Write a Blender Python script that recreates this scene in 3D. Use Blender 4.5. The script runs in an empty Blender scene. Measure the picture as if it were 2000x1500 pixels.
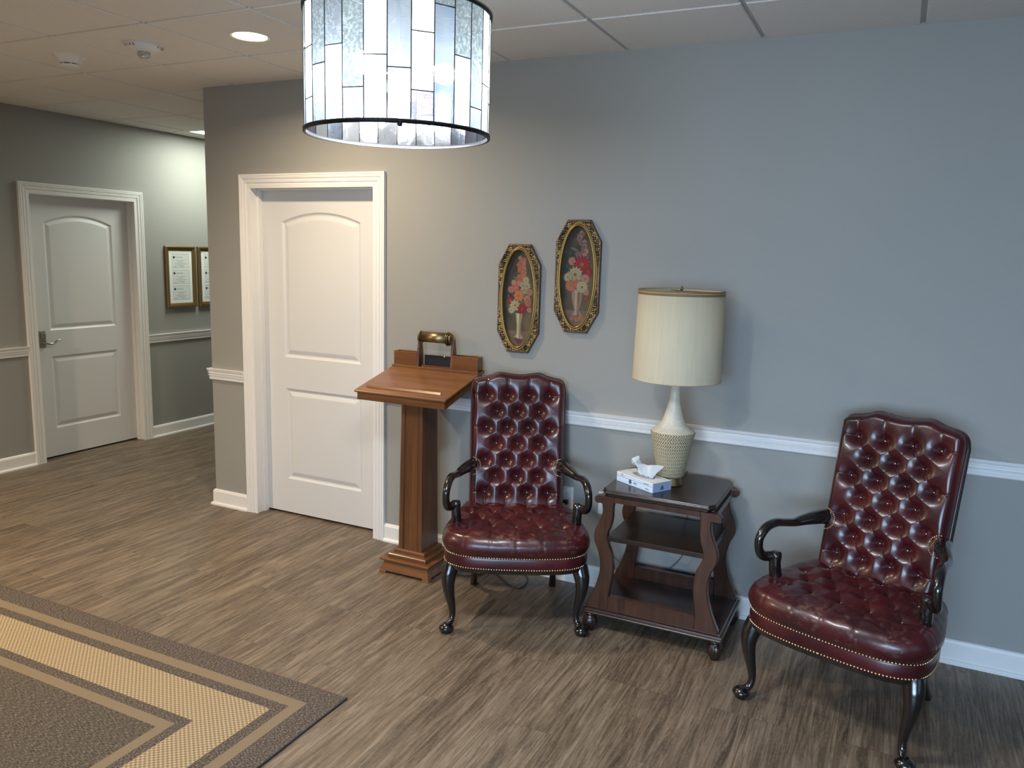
import bpy, bmesh, math, random
import numpy as np
from mathutils import Vector, Matrix
random.seed(7); rng = np.random.RandomState(5)
PI = math.pi
H = 2.6236                      # ceiling height
XB = -1.8484                    # far left wall plane
TILE = 0.6096; GX = 0.2411; GY = -0.5163
SC = bpy.context.scene; COL = SC.collection

# ------------------------------------------------------------------ camera, view, world, daylight
def cam_matrix(loc, yaw, pitch, roll):
    fw = Vector((math.sin(yaw)*math.cos(pitch), math.cos(yaw)*math.cos(pitch), math.sin(pitch)))
    ri = Vector((math.cos(yaw), -math.sin(yaw), 0)); up = ri.cross(fw)
    r2 = ri*math.cos(roll)+up*math.sin(roll); u2 = -ri*math.sin(roll)+up*math.cos(roll)
    m = Matrix((r2, u2, -fw)).transposed().to_4x4(); m.translation = loc
    return m
cd = bpy.data.cameras.new('camera'); cam = bpy.data.objects.new('camera', cd); COL.objects.link(cam)
cd.sensor_fit = 'HORIZONTAL'; cd.sensor_width = 36; cd.lens = 1550.3/2000*36; cd.clip_start = .05
cam.matrix_world = cam_matrix((3.9133, -3.704, 1.6805), -0.4475, -0.1624, 0.0281)
SC.camera = cam
vs = SC.view_settings; SC.display_settings.display_device = 'sRGB'
vs.view_transform = 'Standard'; vs.look = 'None'; vs.gamma = 1; vs.use_curve_mapping = False
vs.exposure = 0.36
SC.cycles.max_bounces = 10; SC.cycles.diffuse_bounces = 5; SC.cycles.transparent_max_bounces = 24
SC.cycles.sample_clamp_indirect = 6; SC.cycles.caustics_reflective = False; SC.cycles.caustics_refractive = False
w = bpy.data.worlds.new('sky'); SC.world = w; w.use_nodes = True
w.node_tree.nodes['Background'].inputs[0].default_value = (.62, .78, 1, 1)
w.node_tree.nodes['Background'].inputs[1].default_value = 1.0
def area(name, loc, target, sx, sy, power, color, spread=180):
    l = bpy.data.lights.new(name, 'AREA'); l.shape = 'RECTANGLE'; l.size = sx; l.size_y = sy
    l.energy = power; l.color = color; l.spread = math.radians(spread)
    o = bpy.data.objects.new(name, l); COL.objects.link(o); o.location = loc
    o.rotation_euler = (Vector(target)-Vector(loc)).to_track_quat('-Z', 'Y').to_euler()
    return o
# daylight entering by the windows behind the camera and on the right
area('window_daylight_back', (4.3, -6.4, 1.5), (4.3, 0, .1), 3.2, 1.3, 44, (.50, .72, 1), 76)

# ------------------------------------------------------------------ materials
def mat(name, color=(.5,.5,.5), rough=.5, metal=0, coat=0, spec=.5, coat_rough=.1):
    m = bpy.data.materials.new(name); m.use_nodes = True
    b = m.node_tree.nodes['Principled BSDF']
    b.inputs['Base Color'].default_value = (*color, 1); b.inputs['Roughness'].default_value = rough
    b.inputs['Metallic'].default_value = metal; b.inputs['Coat Weight'].default_value = coat
    b.inputs['Coat Roughness'].default_value = coat_rough
    b.inputs['Specular IOR Level'].default_value = spec
    return m
class N:
    def __init__(s, m): s.m = m; s.t = m.node_tree; s.b = s.t.nodes.get('Principled BSDF'); s._tc = None
    def new(s, ty, **k):
        n = s.t.nodes.new(ty)
        for a, v in k.items(): setattr(n, a, v)
        return n
    def link(s, a, b): s.t.links.new(a, b)
    def co(s, kind='Object'):
        if s._tc is None: s._tc = s.new('ShaderNodeTexCoord')
        return s._tc.outputs[kind]
    def mapping(s, src, scale=(1,1,1), rot=(0,0,0), loc=(0,0,0)):
        n = s.new('ShaderNodeMapping'); s.link(src, n.inputs[0])
        n.inputs['Location'].default_value = loc; n.inputs['Rotation'].default_value = rot; n.inputs['Scale'].default_value = scale
        return n.outputs[0]
    def noise(s, src, scale=5, detail=3, rough=.5, dist=0):
        n = s.new('ShaderNodeTexNoise'); s.link(src, n.inputs['Vector'])
        n.inputs['Scale'].default_value = scale; n.inputs['Detail'].default_value = detail
        n.inputs['Roughness'].default_value = rough; n.inputs['Distortion'].default_value = dist
        return n.outputs['Fac']
    def ramp(s, fac, stops):
        n = s.new('ShaderNodeValToRGB'); s.link(fac, n.inputs[0]); e = n.color_ramp.elements
        while len(e) < len(stops): e.new(.5)
        for el, (p, c) in zip(e, stops):
            el.position = p; el.color = (*c, 1) if len(c) == 3 else c
        return n.outputs[0]
    def math(s, op, a, b=None, c=None, clamp=False):
        n = s.new('ShaderNodeMath', operation=op, use_clamp=clamp)
        for i, v in enumerate((a, b, c)):
            if v is None: continue
            if isinstance(v, (int, float)): n.inputs[i].default_value = v
            else: s.link(v, n.inputs[i])
        return n.outputs[0]
    def mix(s, fac, a, b, blend='MIX'):
        n = s.new('ShaderNodeMix', data_type='RGBA', blend_type=blend)
        for i, v in ((0, fac), (6, a), (7, b)):
            if isinstance(v, (int, float)): n.inputs[i].default_value = v
            elif isinstance(v, tuple): n.inputs[i].default_value = (*v, 1)
            else: s.link(v, n.inputs[i])
        return n.outputs[2]
    def sep(s, v):
        n = s.new('ShaderNodeSeparateXYZ'); s.link(v, n.inputs[0]); return n.outputs
    def comb(s, x, y, z):
        n = s.new('ShaderNodeCombineXYZ')
        for i, v in enumerate((x, y, z)):
            if isinstance(v, (int, float)): n.inputs[i].default_value = v
            else: s.link(v, n.inputs[i])
        return n.outputs[0]
    def bump(s, h, strength=.3, dist=.01):
        n = s.new('ShaderNodeBump'); n.inputs['Strength'].default_value = strength; n.inputs['Distance'].default_value = dist
        s.link(h, n.inputs['Height']); s.link(n.outputs[0], s.b.inputs['Normal']); return n
    def base(s, c): s.link(c, s.b.inputs['Base Color'])
    def rough(s, c): s.link(c, s.b.inputs['Roughness'])

M = {}
def wall_paint(name, col):
    m = mat(name, col, .62, spec=.35); n = N(m)
    f = n.noise(n.co(), 220, 2); n.bump(f, .12, .002)
    g = n.noise(n.co(), 1.3, 2)
    n.base(n.mix(g, tuple(c*.96 for c in col), tuple(min(1, c*1.04) for c in col)))
    return m
M['wall'] = wall_paint('grey wall paint', (.315, .312, .290))
M['white'] = mat('white trim paint', (.80, .79, .775), .38)
M['doorwhite'] = mat('white door paint', (.68, .68, .675), .42)
m = M['tile'] = mat('ceiling tile', (.56, .545, .53), .9, spec=.1); n = N(m)
f = n.noise(n.co(), 260, 2, .7); n.base(n.ramp(f, [(.30, (.62, .61, .595)), (.46, (.81, .795, .775)), (1, (.86, .845, .825))]))
n.bump(n.noise(n.co(), 150, 3), .35, .003)
M['tbar'] = mat('ceiling grid metal', (.52, .51, .50), .6)

# floor: vinyl planks running away from the main wall
m = M['floor'] = mat('plank floor', (.2, .16, .12), .45); n = N(m)
s = n.sep(n.co()); v = n.comb(n.math('ADD', s[1], 20.37), n.math('ADD', s[0], 20.0), 0)
br = n.new('ShaderNodeTexBrick', offset=.37, offset_frequency=3, squash=1, squash_frequency=2); n.link(v, br.inputs[0])
for k, val in (('Scale', 1), ('Brick Width', 1.22), ('Row Height', .152), ('Mortar Size', .0009), ('Mortar Smooth', .3), ('Bias', 0)):
    br.inputs[k].default_value = val
br.inputs['Color1'].default_value = (0, 0, 0, 1); br.inputs['Color2'].default_value = (1, 1, 1, 1); br.inputs['Mortar'].default_value = (.5, .5, .5, 1)
tone = br.outputs['Color']
off = n.mix(1.0, n.comb(n.math('MULTIPLY', tone, 9.0), n.math('MULTIPLY', tone, 5.0), n.math('MULTIPLY', tone, 31.0)), n.co(), 'ADD')
gr1 = n.noise(n.mapping(off, (34, 2.4, 1)), 1, 7, .68, 1.3)
gr2 = n.noise(n.mapping(off, (12, 1.1, 1)), 1, 5, .64, 2.2)
gr3 = n.noise(n.mapping(off, (120, 7, 1)), 1, 4, .65, .6)
blot = n.noise(n.mapping(off, (4.2, 2.2, 1)), 1, 4, .55, .8)
mot = n.noise(n.mapping(off, (75, 60, 1)), 1, 4, .7)
wv = n.new('ShaderNodeTexWave', wave_type='BANDS', bands_direction='X', wave_profile='SIN')
n.link(n.mapping(off, (9, .75, 1)), wv.inputs[0]); wv.inputs['Scale'].default_value = 2.4; wv.inputs['Distortion'].default_value = 16
wv.inputs['Detail'].default_value = 2.5; wv.inputs['Detail Scale'].default_value = .55
c = n.ramp(gr1, [(.36, (.038, .026, .016)), (.45, (.120, .086, .056)), (.54, (.195, .147, .102)), (.68, (.295, .230, .165))])
c = n.mix(n.math('MULTIPLY', n.ramp(gr2, [(.36, (1,1,1)), (.52, (0,0,0))]), .66), c, (.075, .052, .034))
c = n.mix(n.math('MULTIPLY', n.ramp(wv.outputs[0], [(.0, (1,1,1)), (.30, (0,0,0))]), n.ramp(blot, [(.50, (0,0,0)), (.62, (.85,.85,.85))])), c, (.042, .029, .021))
c = n.mix(n.math('MULTIPLY', n.ramp(gr3, [(.36, (1,1,1)), (.47, (0,0,0))]), .55), c, (.055, .038, .025))
c = n.mix(n.ramp(mot, [(.46, (0,0,0)), (.75, (.26,.26,.26))]), c, (.30, .235, .168))
c = n.mix(.16, c, n.ramp(tone, [(0, (.12, .088, .062)), (.5, (.20, .152, .108)), (1, (.30, .238, .175))]))
c = n.mix(n.math('MULTIPLY', br.outputs['Fac'], .6), c, (.035, .026, .019))
n.base(c); n.rough(n.ramp(gr1, [(.2, (.5,.5,.5)), (.8, (.38,.38,.38))]))
n.bump(n.math('SUBTRACT', gr1, n.math('MULTIPLY', br.outputs['Fac'], .6)), .22, .002)

def wood(name, dark, light, scale=(2, 2, 30), rough=.32, coat=.3, axis='z', fleck=.4):
    m = mat(name, light, rough, coat=coat, coat_rough=.18); n = N(m)
    sc = {'z': (22, 22, 1.6), 'x': (1.6, 22, 22), 'y': (22, 1.6, 22)}[axis]
    f = n.noise(n.mapping(n.co(), sc), 1, 5, .6, .8); g = n.noise(n.mapping(n.co(), tuple(q*4 for q in sc)), 1, 3, .6)
    c = n.ramp(f, [(.3, dark), (.7, light)]); c = n.mix(n.math('MULTIPLY', n.ramp(g, [(.35, (1,1,1)), (.55, (0,0,0))]), fleck), c, dark)
    n.base(c); n.bump(f, .06, .001); return m
M['oak_z'] = wood('walnut stained oak upright', (.085, .030, .011), (.175, .068, .025), axis='z')
M['oak_x'] = wood('walnut stained oak across', (.105, .038, .013), (.215, .085, .029), axis='x')
M['desk'] = wood('warm stained desk top', (.125, .046, .014), (.225, .092, .029), axis='x', rough=.36)
M['mahog_z'] = wood('dark cherry upright', (.030, .012, .007), (.082, .034, .019), axis='z', rough=.3)
M['mahog_x'] = wood('dark cherry across', (.022, .010, .007), (.060, .026, .016), axis='x', rough=.3)
M['mahog_top'] = wood('worn dark cherry top', (.012, .007, .006), (.034, .016, .011), axis='x', rough=.30)
M['ebony'] = mat('black lacquered wood', (.008, .006, .005), .22, coat=.6, coat_rough=.12)
n = N(M['ebony']); n.base(n.ramp(n.noise(n.co(), 14, 3), [(.55, (.006, .005, .005)), (.8, (.028, .014, .008))]))

def leather(name, worn):
    m = mat(name, (.1, .01, .012), .31, coat=.28, spec=.45, coat_rough=.15); n = N(m)
    f = n.noise(n.co(), 7, 3, .5, .4); g = n.noise(n.co(), 190, 2, .6)
    c = n.ramp(f, [(.3, (.026, .0021, .0042)), (.55, (.048, .0037, .0062)), (.8, (.080, .0085, .0078))])
    if worn:
        vo = n.new('ShaderNodeTexVoronoi', feature='DISTANCE_TO_EDGE'); vo.inputs['Scale'].default_value = 17
        dv = n.mix(.10, n.co(), n.new('ShaderNodeTexNoise').outputs['Color']); n.link(dv, vo.inputs['Vector'])
        cr = n.ramp(vo.outputs[0], [(.0, (1,1,1)), (.025, (0,0,0))])
        s = n.sep(n.co())
        frontm = n.math('MULTIPLY', n.ramp(n.math('MULTIPLY', s[1], -3.0), [(.55, (0,0,0)), (.86, (1,1,1))]), n.ramp(n.noise(n.co(), 9, 3), [(.44, (0,0,0)), (.60, (1,1,1))]))
        band = n.ramp(s[2], [(.385, (0,0,0)), (.40, (1,1,1))])
        frontm = n.math('MULTIPLY', frontm, band)
        streak = n.ramp(n.noise(n.mapping(n.co(), (30, 30, 70)), 1, 4, .7), [(.52, (0,0,0)), (.68, (1,1,1))])
        c = n.mix(n.math('MULTIPLY', frontm, n.math('ADD', n.math('MULTIPLY', cr, .12), n.math('MULTIPLY', streak, .5))), c, (.26, .15, .105))
        c = n.mix(n.math('MULTIPLY', cr, .07), c, (.24, .06, .045))
        n.b.inputs['Roughness'].default_value = .36
    n.base(c); n.bump(n.math('ADD', g, n.math('MULTIPLY', n.noise(n.co(), 34, 4, .6, .7), 2.0)), .14, .0018)
    return m
M['leather'] = leather('oxblood leather', False); M['seatleather'] = leather('worn oxblood seat leather', True)
M['brass'] = mat('aged brass', (.27, .20, .10), .36, 1)
M['nail'] = mat('brass nail head', (.78, .58, .36), .28, 1)
M['button'] = mat('tuft stud', (.62, .40, .30), .3, .85)
M['nickel'] = mat('satin nickel', (.42, .40, .37), .3, 1)
M['blackcord'] = mat('black cord rubber', (.012, .012, .013), .5)
M['browncord'] = mat('brown lamp cord', (.10, .085, .075), .5)
M['plate'] = mat('white plastic', (.78, .80, .80), .35)
M['blackplastic'] = mat('black plastic', (.01, .01, .012), .4)
M['navy'] = mat('navy panel', (.002, .003, .010), .6)
M['iron'] = mat('dark bronze caming', (.018, .018, .020), .4, .7)
M['gold'] = mat('antique gold leaf', (.36, .235, .075), .34, .9)

def emit(name, col, s):
    m = bpy.data.materials.new(name); m.use_nodes = True; t = m.node_tree; t.nodes.remove(t.nodes['Principled BSDF'])
    e = t.nodes.new('ShaderNodeEmission'); e.inputs[0].default_value = (*col, 1); e.inputs[1].default_value = s
    t.links.new(e.outputs[0], t.nodes['Material Output'].inputs[0]); return m
M['can_glow'] = emit('warm lamp diffuser', (1, .80, .52), 22)
M['panel_glow'] = emit('white panel diffuser', (.95, 1, .92), 6)
M['bulb_glow'] = emit('cool bulb', (.86, .94, 1), 60)

# ------------------------------------------------------------------ mesh helpers
class MB:
    def __init__(s): s.v = []; s.f = []; s.sm = []
    def add(s, vs_, fs, smooth=False):
        o = len(s.v); s.v += [tuple(map(float, p)) for p in vs_]
        s.f += [tuple(i+o for i in f) for f in fs]; s.sm += [smooth]*len(fs)
    def box(s, a, b):
        (x0, y0, z0), (x1, y1, z1) = a, b
        s.add([(x0,y0,z0),(x1,y0,z0),(x1,y1,z0),(x0,y1,z0),(x0,y0,z1),(x1,y0,z1),(x1,y1,z1),(x0,y1,z1)],
              [(0,3,2,1),(4,5,6,7),(0,1,5,4),(1,2,6,5),(2,3,7,6),(3,0,4,7)])
    def rings(s, rings, close=True, caps=True, smooth=True):
        n_ = len(rings[0]); v = [p for r in rings for p in r]; f = []
        for i in range(len(rings)-1):
            for j in range(n_ if close else n_-1):
                k = (j+1) % n_; f.append((i*n_+j, i*n_+k, (i+1)*n_+k, (i+1)*n_+j))
        s.add(v, f, smooth)
        if caps:
            o = len(s.v)-len(v); s.f.append(tuple(o+i for i in reversed(range(n_)))); s.f.append(tuple(o+(len(rings)-1)*n_+i for i in range(n_))); s.sm += [False, False]
    def lathe(s, prof, c=(0,0,0), seg=48, smooth=True, caps=True, flute=None):
        rs = []
        for r, z in prof:
            rr = []
            for j in range(seg):
                a = 2*PI*j/seg; q = r*(flute(a, z) if flute else 1); rr.append((c[0]+q*math.cos(a), c[1]+q*math.sin(a), c[2]+z))
            rs.append(rr)
        s.rings(rs, True, caps, smooth)
    def prism(s, poly, axis, a, b, smooth=False):
        """poly of 2D points extruded along axis from a to b"""
        def P(p, q):
            return {'y': (p[0], q, p[1]), 'x': (q, p[0], p[1]), 'z': (p[0], p[1], q)}[axis]
        s.rings([[P(p, a) for p in poly], [P(p, b) for p in poly]], True, True, smooth)
    def sweep(s, pts, radii, hint=(0,0,1), seg=16, sub=6, power=2.0, caps=True, closed=False):
        P = catmull(pts, sub, closed); Rr = catmull(radii, sub, closed); rs = []
        P = [Vector(p) for p in P]; n_ = len(P); prev = None
        for i in range(n_):
            t = (P[(i+1) % n_]-P[i-1]) if closed or 0 < i < n_-1 else (P[1]-P[0] if i == 0 else P[-1]-P[-2])
            t.normalize()
            if prev is None: a = Vector(hint)-t*t.dot(Vector(hint))
            else: a = prev-t*t.dot(prev)
            a.normalize(); prev = a; b = t.cross(a)
            ra, rb = Rr[i]; ring = []
            for j in range(seg):
                th = 2*PI*j/seg; c, d = math.cos(th), math.sin(th)
                k = 1 if power == 2 else (abs(c)**power+abs(d)**power)**(-1/power)
                ring.append(P[i]+a*(c*ra*k)+b*(d*rb*k))
            rs.append(ring)
        if closed: rs.append(rs[0])
        s.rings(rs, True, caps and not closed, True)
    def sphere(s, c, r, seg=8, rings=5, scale=(1,1,1)):
        rs = []
        for i in range(rings+1):
            ph = -PI/2+PI*i/rings; q = max(math.cos(ph), .02)
            rs.append([(c[0]+scale[0]*r*q*math.cos(2*PI*j/seg), c[1]+scale[1]*r*q*math.sin(2*PI*j/seg), c[2]+scale[2]*r*math.sin(ph)) for j in range(seg)])
        s.rings(rs, True, True, True)
    def build(s, name, m, parent=None, bevel=0, autosmooth=None, solid=False):
        me = bpy.data.meshes.new(name); me.from_pydata(s.v, [], s.f)
        me.polygons.foreach_set('use_smooth', s.sm); me.validate(); me.update()
        bm = bmesh.new(); bm.from_mesh(me); bmesh.ops.recalc_face_normals(bm, faces=bm.faces); bm.to_mesh(me); bm.free()
        ms = m if isinstance(m, list) else [m]
        for q in ms: me.materials.append(q)
        o = bpy.data.objects.new(name, me); COL.objects.link(o)
        if parent: o.parent = parent
        if bevel:
            b = o.modifiers.new('edge', 'BEVEL'); b.width = bevel; b.segments = 2; b.limit_method = 'ANGLE'; b.angle_limit = math.radians(40)
            b.harden_normals = False
        return o
def catmull(pts, sub, closed=False):
    P = np.array(pts, float); n_ = len(P); out = []
    rng_ = range(n_) if closed else range(n_-1)
    for i in rng_:
        if closed: p0, p1, p2, p3 = P[i-1], P[i], P[(i+1) % n_], P[(i+2) % n_]
        else: p0, p1, p2, p3 = P[max(i-1, 0)], P[i], P[i+1], P[min(i+2, n_-1)]
        for k in range(sub):
            t = k/sub; out.append(.5*((2*p1)+(-p0+p2)*t+(2*p0-5*p1+4*p2-p3)*t*t+(-p0+3*p1-3*p2+p3)*t**3))
    if not closed: out.append(P[-1])
    return [tuple(q) for q in out]
def thing(name, label, cat, loc=(0,0,0), rz=0, group=None):
    o = bpy.data.objects.new(name, None); COL.objects.link(o); o.location = loc; o.rotation_euler = (0, 0, rz)
    o.empty_display_size = .1; return tag(o, label, cat, group)
def tag(o, label, cat, group=None):
    o['label'] = label; o['category'] = cat
    if group: o['group'] = group
    return o
def struct(o, label=None):
    o['kind'] = 'structure'
    if label: o['label'] = label
    return o
def struct_empty(name, loc=(0,0,0), label=None):
    o = bpy.data.objects.new(name, None); COL.objects.link(o); o.location = loc; return struct(o, label)
def dup(root, loc, rz, label):
    r = root.copy(); COL.objects.link(r); r.location = loc; r.rotation_euler = (0, 0, rz); r['label'] = label
    for ch in list(root.children):
        c = ch.copy(); COL.objects.link(c); c.parent = r
        for g in list(ch.children):
            d = g.copy(); COL.objects.link(d); d.parent = c
    return r

# ------------------------------------------------------------------ room shell
RX, BY, CY = 6.8, -6.5, 5.2      # right wall, back wall, corridor end
b = MB(); b.add([(XB-.32,BY,0),(RX,BY,0),(RX,CY,0),(XB-.32,CY,0)], [(0,1,2,3)]); struct(b.build('floor', M['floor']), 'brown grey wood-look plank floor')
b = MB(); xs = [XB]; ys = [BY]
k = math.ceil((XB-GX)/TILE+.02)
while GX+k*TILE < RX: xs.append(GX+k*TILE); k += 1
k = math.ceil((BY-GY)/TILE+.02)
while GY+k*TILE < CY: ys.append(GY+k*TILE); k += 1
xs.append(RX); ys.append(CY); PANEL = (-1.283, 1.617)
def tiles(b, skip=None):
    for i in range(len(xs)-1):
        for j in range(len(ys)-1):
            x0, x1, y0, y1 = xs[i]+.010*(i > 0), xs[i+1]-.010*(i < len(xs)-2), ys[j]+.010*(j > 0), ys[j+1]-.010*(j < len(ys)-2)
            if x0 < PANEL[0] < x1 and y0 < PANEL[1] < y1: continue
            q = .0025
            b.rings([[(x0, y0, H+.009), (x1, y0, H+.009), (x1, y1, H+.009), (x0, y1, H+.009)], [(x0, y0, H+q), (x1, y0, H+q), (x1, y1, H+q), (x0, y1, H+q)],
                     [(x0+q, y0+q, H), (x1-q, y0+q, H), (x1-q, y1-q, H), (x0+q, y1-q, H)]], True, True, False)
tiles(b); ceil = struct(b.build('ceiling', M['tile']), 'suspended ceiling of square fissured tiles')
b = MB(); b.add([(XB,BY,H+.0092),(RX,BY,H+.0092),(RX,CY,H+.0092),(XB,CY,H+.0092)], [(3,2,1,0)]); b.build('ceiling_grid', M['tbar'], ceil)
# main wall with its door opening, and the return into the corridor
DA = (.362, 1.262, 2.028); WT = .16
b = MB()
b.box((0, 0, 0), (DA[0]-.012, WT, H+.010)); b.box((DA[1]+.012, 0, 0), (RX, WT, H+.010)); b.box((DA[0]-.012, 0, DA[2]+.012), (DA[1]+.012, WT, H+.010))
b.box((0, WT, 0), (.1, CY, H+.010))
struct(b.build('wall_main', M['wall']), 'grey painted wall behind the armchairs')
DB = (.072, .970, 2.022)
b = MB()
b.box((XB-.15, BY, 0), (XB, DB[0]-.012, H+.010)); b.box((XB-.15, DB[1]+.012, 0), (XB, CY, H+.010)); b.box((XB-.15, DB[0]-.012, DB[2]+.012), (XB, DB[1]+.012, H+.010))
struct(b.build('wall_left', M['wall']), 'grey painted corridor wall on the far left')
b = MB(); b.box((XB-.15, CY, 0), (RX, CY+.1, H+.010)); struct(b.build('wall_corridor_end', M['wall']))
b = MB(); b.box((XB-.15, BY-.1, 0), (1.8, BY, H)); b.box((5.0, BY-.1, 0), (RX+.1, BY, H)); b.box((1.8, BY-.1, 0), (5.0, BY, .75)); b.box((1.8, BY-.1, 2.25), (5.0, BY, H))
struct(b.build('wall_back', M['wall']))
b = MB(); b.box((RX, BY, 0), (RX+.1, -4.3, H)); b.box((RX, -2.1, 0), (RX+.1, CY, H)); b.box((RX, -4.3, 0), (RX+.1, -2.1, .75)); b.box((RX, -4.3, 2.25), (RX+.1, -2.1, H))
struct(b.build('wall_right', M['wall']))
b = MB(); b.box((XB-.3, DB[0]-.2, 0), (XB-.161, DB[1]+.2, 2.3)); struct(b.build('light_block_left_door', M['blackplastic']))  # unseen black box added to stop sky light leaking under the door

# mouldings: plan path extruded with a (z, depth) profile, mitred outside corner
def mould(name, path, norms, prof, m=None):
    b = MB(); rs = []
    for (x, y), (nx, ny) in zip(path, norms):
        rs.append([(x+nx*d, y+ny*d, z) for z, d in prof])
    b.rings(rs, True, True, False); return struct(b.build(name, m or M['white']))
rail = [(.834, 0), (.834, .010), (.838, .013), (.850, .014), (.852, .009), (.855, .009), (.857, .016), (.866, .018), (.869, .011), (.872, .011), (.874, .019), (.880, .020), (.883, .014), (.886, .016), (.892, .022), (.905, .026), (.906, .020), (.906, 0)]
base = [(0, 0), (0, .026), (.010, .026), (.017, .021), (.019, .014), (.090, .014), (.096, .011), (.100, .010), (.105, .004), (.105, 0)]
for nm, pr_, idx in (('trim', rail, 1), ('baseboard', base, 0)):
    A1 = mould('trim_1' if idx else 'baseboard_corner', [(DA[0]-.077, 0), (0, 0), (0, CY)], [(0, -1), (-1, -1), (-1, 0)], pr_)
    A2 = mould('trim_2' if idx else 'baseboard_main', [(DA[1]+.077, 0), (RX, 0)], [(0, -1), (0, -1)], pr_)
    A3 = mould('trim_3' if idx else 'baseboard_left', [(XB, BY), (XB, DB[0]-.077)], [(1, 0), (1, 0)], pr_)
    A4 = mould('trim_4' if idx else 'baseboard_corridor', [(XB, DB[1]+.077), (XB, CY)], [(1, 0), (1, 0)], pr_)

# doors ------------------------------------------------------------
CAS = [(-.004, 0), (-.004, .011), (.018, .013), (.021, .009), (.025, .009), (.028, .015), (.042, .017), (.045, .012), (.048, .012), (.051, .018), (.062, .020), (.065, .016), (.068, .020), (.077, .020), (.077, 0)]
def door(name, label, width, height, panels, recess, lever):
    """local frame: x across the opening 0..width, -y out to the room, z up"""
    root = struct_empty(name, (0,0,0), label)
    b = MB(); pth = [(0, 0), (0, height), (width, height), (width, 0)]; nn = [(-1, 0), (-1, 1), (1, 1), (1, 0)]
    b.rings([[(x+nx*w_, -d, z+nz*w_) for w_, d in CAS] for (x, z), (nx, nz) in zip(pth, nn)], True, True, False)
    b.build('door_casing', M['white'], root)
    b = MB(); T = .012
    b.box((-T, 0, 0), (0, .155, height+T)); b.box((width, 0, 0), (width+T, .155, height+T)); b.box((0, 0, height), (width, .155, height+T))
    s0, s1 = recess-.036, recess-.001      # stop
    b.box((0, s0, 0), (.012, s1, height)); b.box((width-.012, s0, 0), (width, s1, height)); b.box((.012, s0, height-.012), (width-.012, s1, height))
    b.build('door_jamb', M['white'], root, bevel=.001)
    # slab with moulded panels
    x0, x1, z0, z1 = .004, width-.004, .014, height-.004
    bm = bmesh.new(); edges = []
    def loop(P, y): return [bm.verts.new((p[0], y, p[1])) for p in P]
    def ring(vs_):
        es = []
        for i in range(len(vs_)): es.append(bm.edges.new((vs_[i], vs_[(i+1) % len(vs_)])))
        return es
    outer = loop([(x0, z0), (x1, z0), (x1, z1), (x0, z1)], recess); edges += ring(outer)
    for P in panels:
        L = [loop(P(o_), recess+dy) for o_, dy in ((0, 0), (.004, .003), (.012, .0085), (.020, .0095), (.024, .0080), (.044, .002), (.050, .0015))]
        edges += ring(L[0])
        for a, c in zip(L[:-1], L[1:]):
            for i in range(len(a)):
                j = (i+1) % len(a); bm.faces.new((a[i], a[j], c[j], c[i]))
        cx_ = bm.verts.new((sum(v_.co.x for v_ in L[-1])/len(L[-1]), recess+.0015, (min(v_.co.z for v_ in L[-1])+max(v_.co.z for v_ in L[-1]))/2))
        for i in range(len(L[-1])): bm.faces.new((L[-1][i], L[-1][(i+1) % len(L[-1])], cx_))
    bmesh.ops.triangle_fill(bm, use_beauty=True, use_dissolve=False, edges=edges)
    back = loop([(x0, z0), (x1, z0), (x1, z1), (x0, z1)], recess+.035)
    for i in range(4):
        j = (i+1) % 4; bm.faces.new((outer[i], outer[j], back[j], back[i]))
    bm.faces.new(back)
    bmesh.ops.recalc_face_normals(bm, faces=bm.faces)
    me = bpy.data.meshes.new('door_slab'); bm.to_mesh(me); bm.free(); me.materials.append(M['doorwhite'])
    o = bpy.data.objects.new('door_slab', me); COL.objects.link(o); o.parent = root
    if lever:
        lx, lz = lever
        b = MB(); b.box((lx-.022, recess-.012, lz-.050), (lx+.026, recess, lz+.075))
        b.box((lx-.015, recess-.026, lz+.018), (lx+.019, recess-.012, lz+.066))
        for i in range(3): b.box((lx-.012, recess-.029, lz+.022+i*.011), (lx+.016, recess-.026, lz+.029+i*.011))
        b.lathe([(.001, 0), (.012, 0), (.012, .004), (.001, .004)], (lx+.002, recess-.028, lz+.055), 12)
        lk = b.build('door_lock', M['nickel'], root, bevel=.002)
        b = MB()
        b.sweep([(lx+.002, recess-.008, lz-.012), (lx+.002, recess-.03, lz-.012), (lx+.004, recess-.052, lz-.012)], [(.018, .018), (.013, .013), (.012, .012)], (1,0,0), 14, 4)
        b.sweep([(lx-.004, recess-.054, lz-.010), (lx+.03, recess-.056, lz-.020), (lx+.06, recess-.054, lz-.016), (lx+.09, recess-.052, lz+.002), (lx+.118, recess-.050, lz+.006)], [(.011, .009), (.008, .008), (.006, .007), (.005, .007), (.0035, .005)], (0,0,1), 10, 5)
        b.build('door_handle', M['nickel'], lk)
    return root
def arch_panel(x0, x1, z0, z1, rise):
    def at_inset(d):
        P = [(x0+d, z0+d), (x1-d, z0+d)]
        for i in range(25):
            x = x1-d+(x0-x1+2*d)*i/24; t = (x-x0)/(x1-x0); P.append((x, z1+rise*4*t*(1-t)-d))
        return P
    return at_inset
def rect_panel(x0, x1, z0, z1): return lambda d: [(x0+d, z0+d), (x1-d, z0+d), (x1-d, z1-d), (x0+d, z1-d)]
d1 = door('door_1', 'white two-panel arched door in the main wall, no handle showing', DA[1]-DA[0], DA[2],
          [arch_panel(.162, .741, 1.012, 1.833, .056), rect_panel(.172, .745, .234, .816)], .085, None)
d1.location = (DA[0], 0, 0)
d2 = door('door_2', 'white two-panel arched door with nickel keypad lever, far left', DB[1]-DB[0], DB[2],
          [arch_panel(.160, .738, 1.000, 1.818, .062), rect_panel(.160, .738, .234, .800)], .080, (.088, .925))
d2.location = (XB, DB[0], 0); d2.rotation_euler = (0, 0, PI/2)

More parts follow.
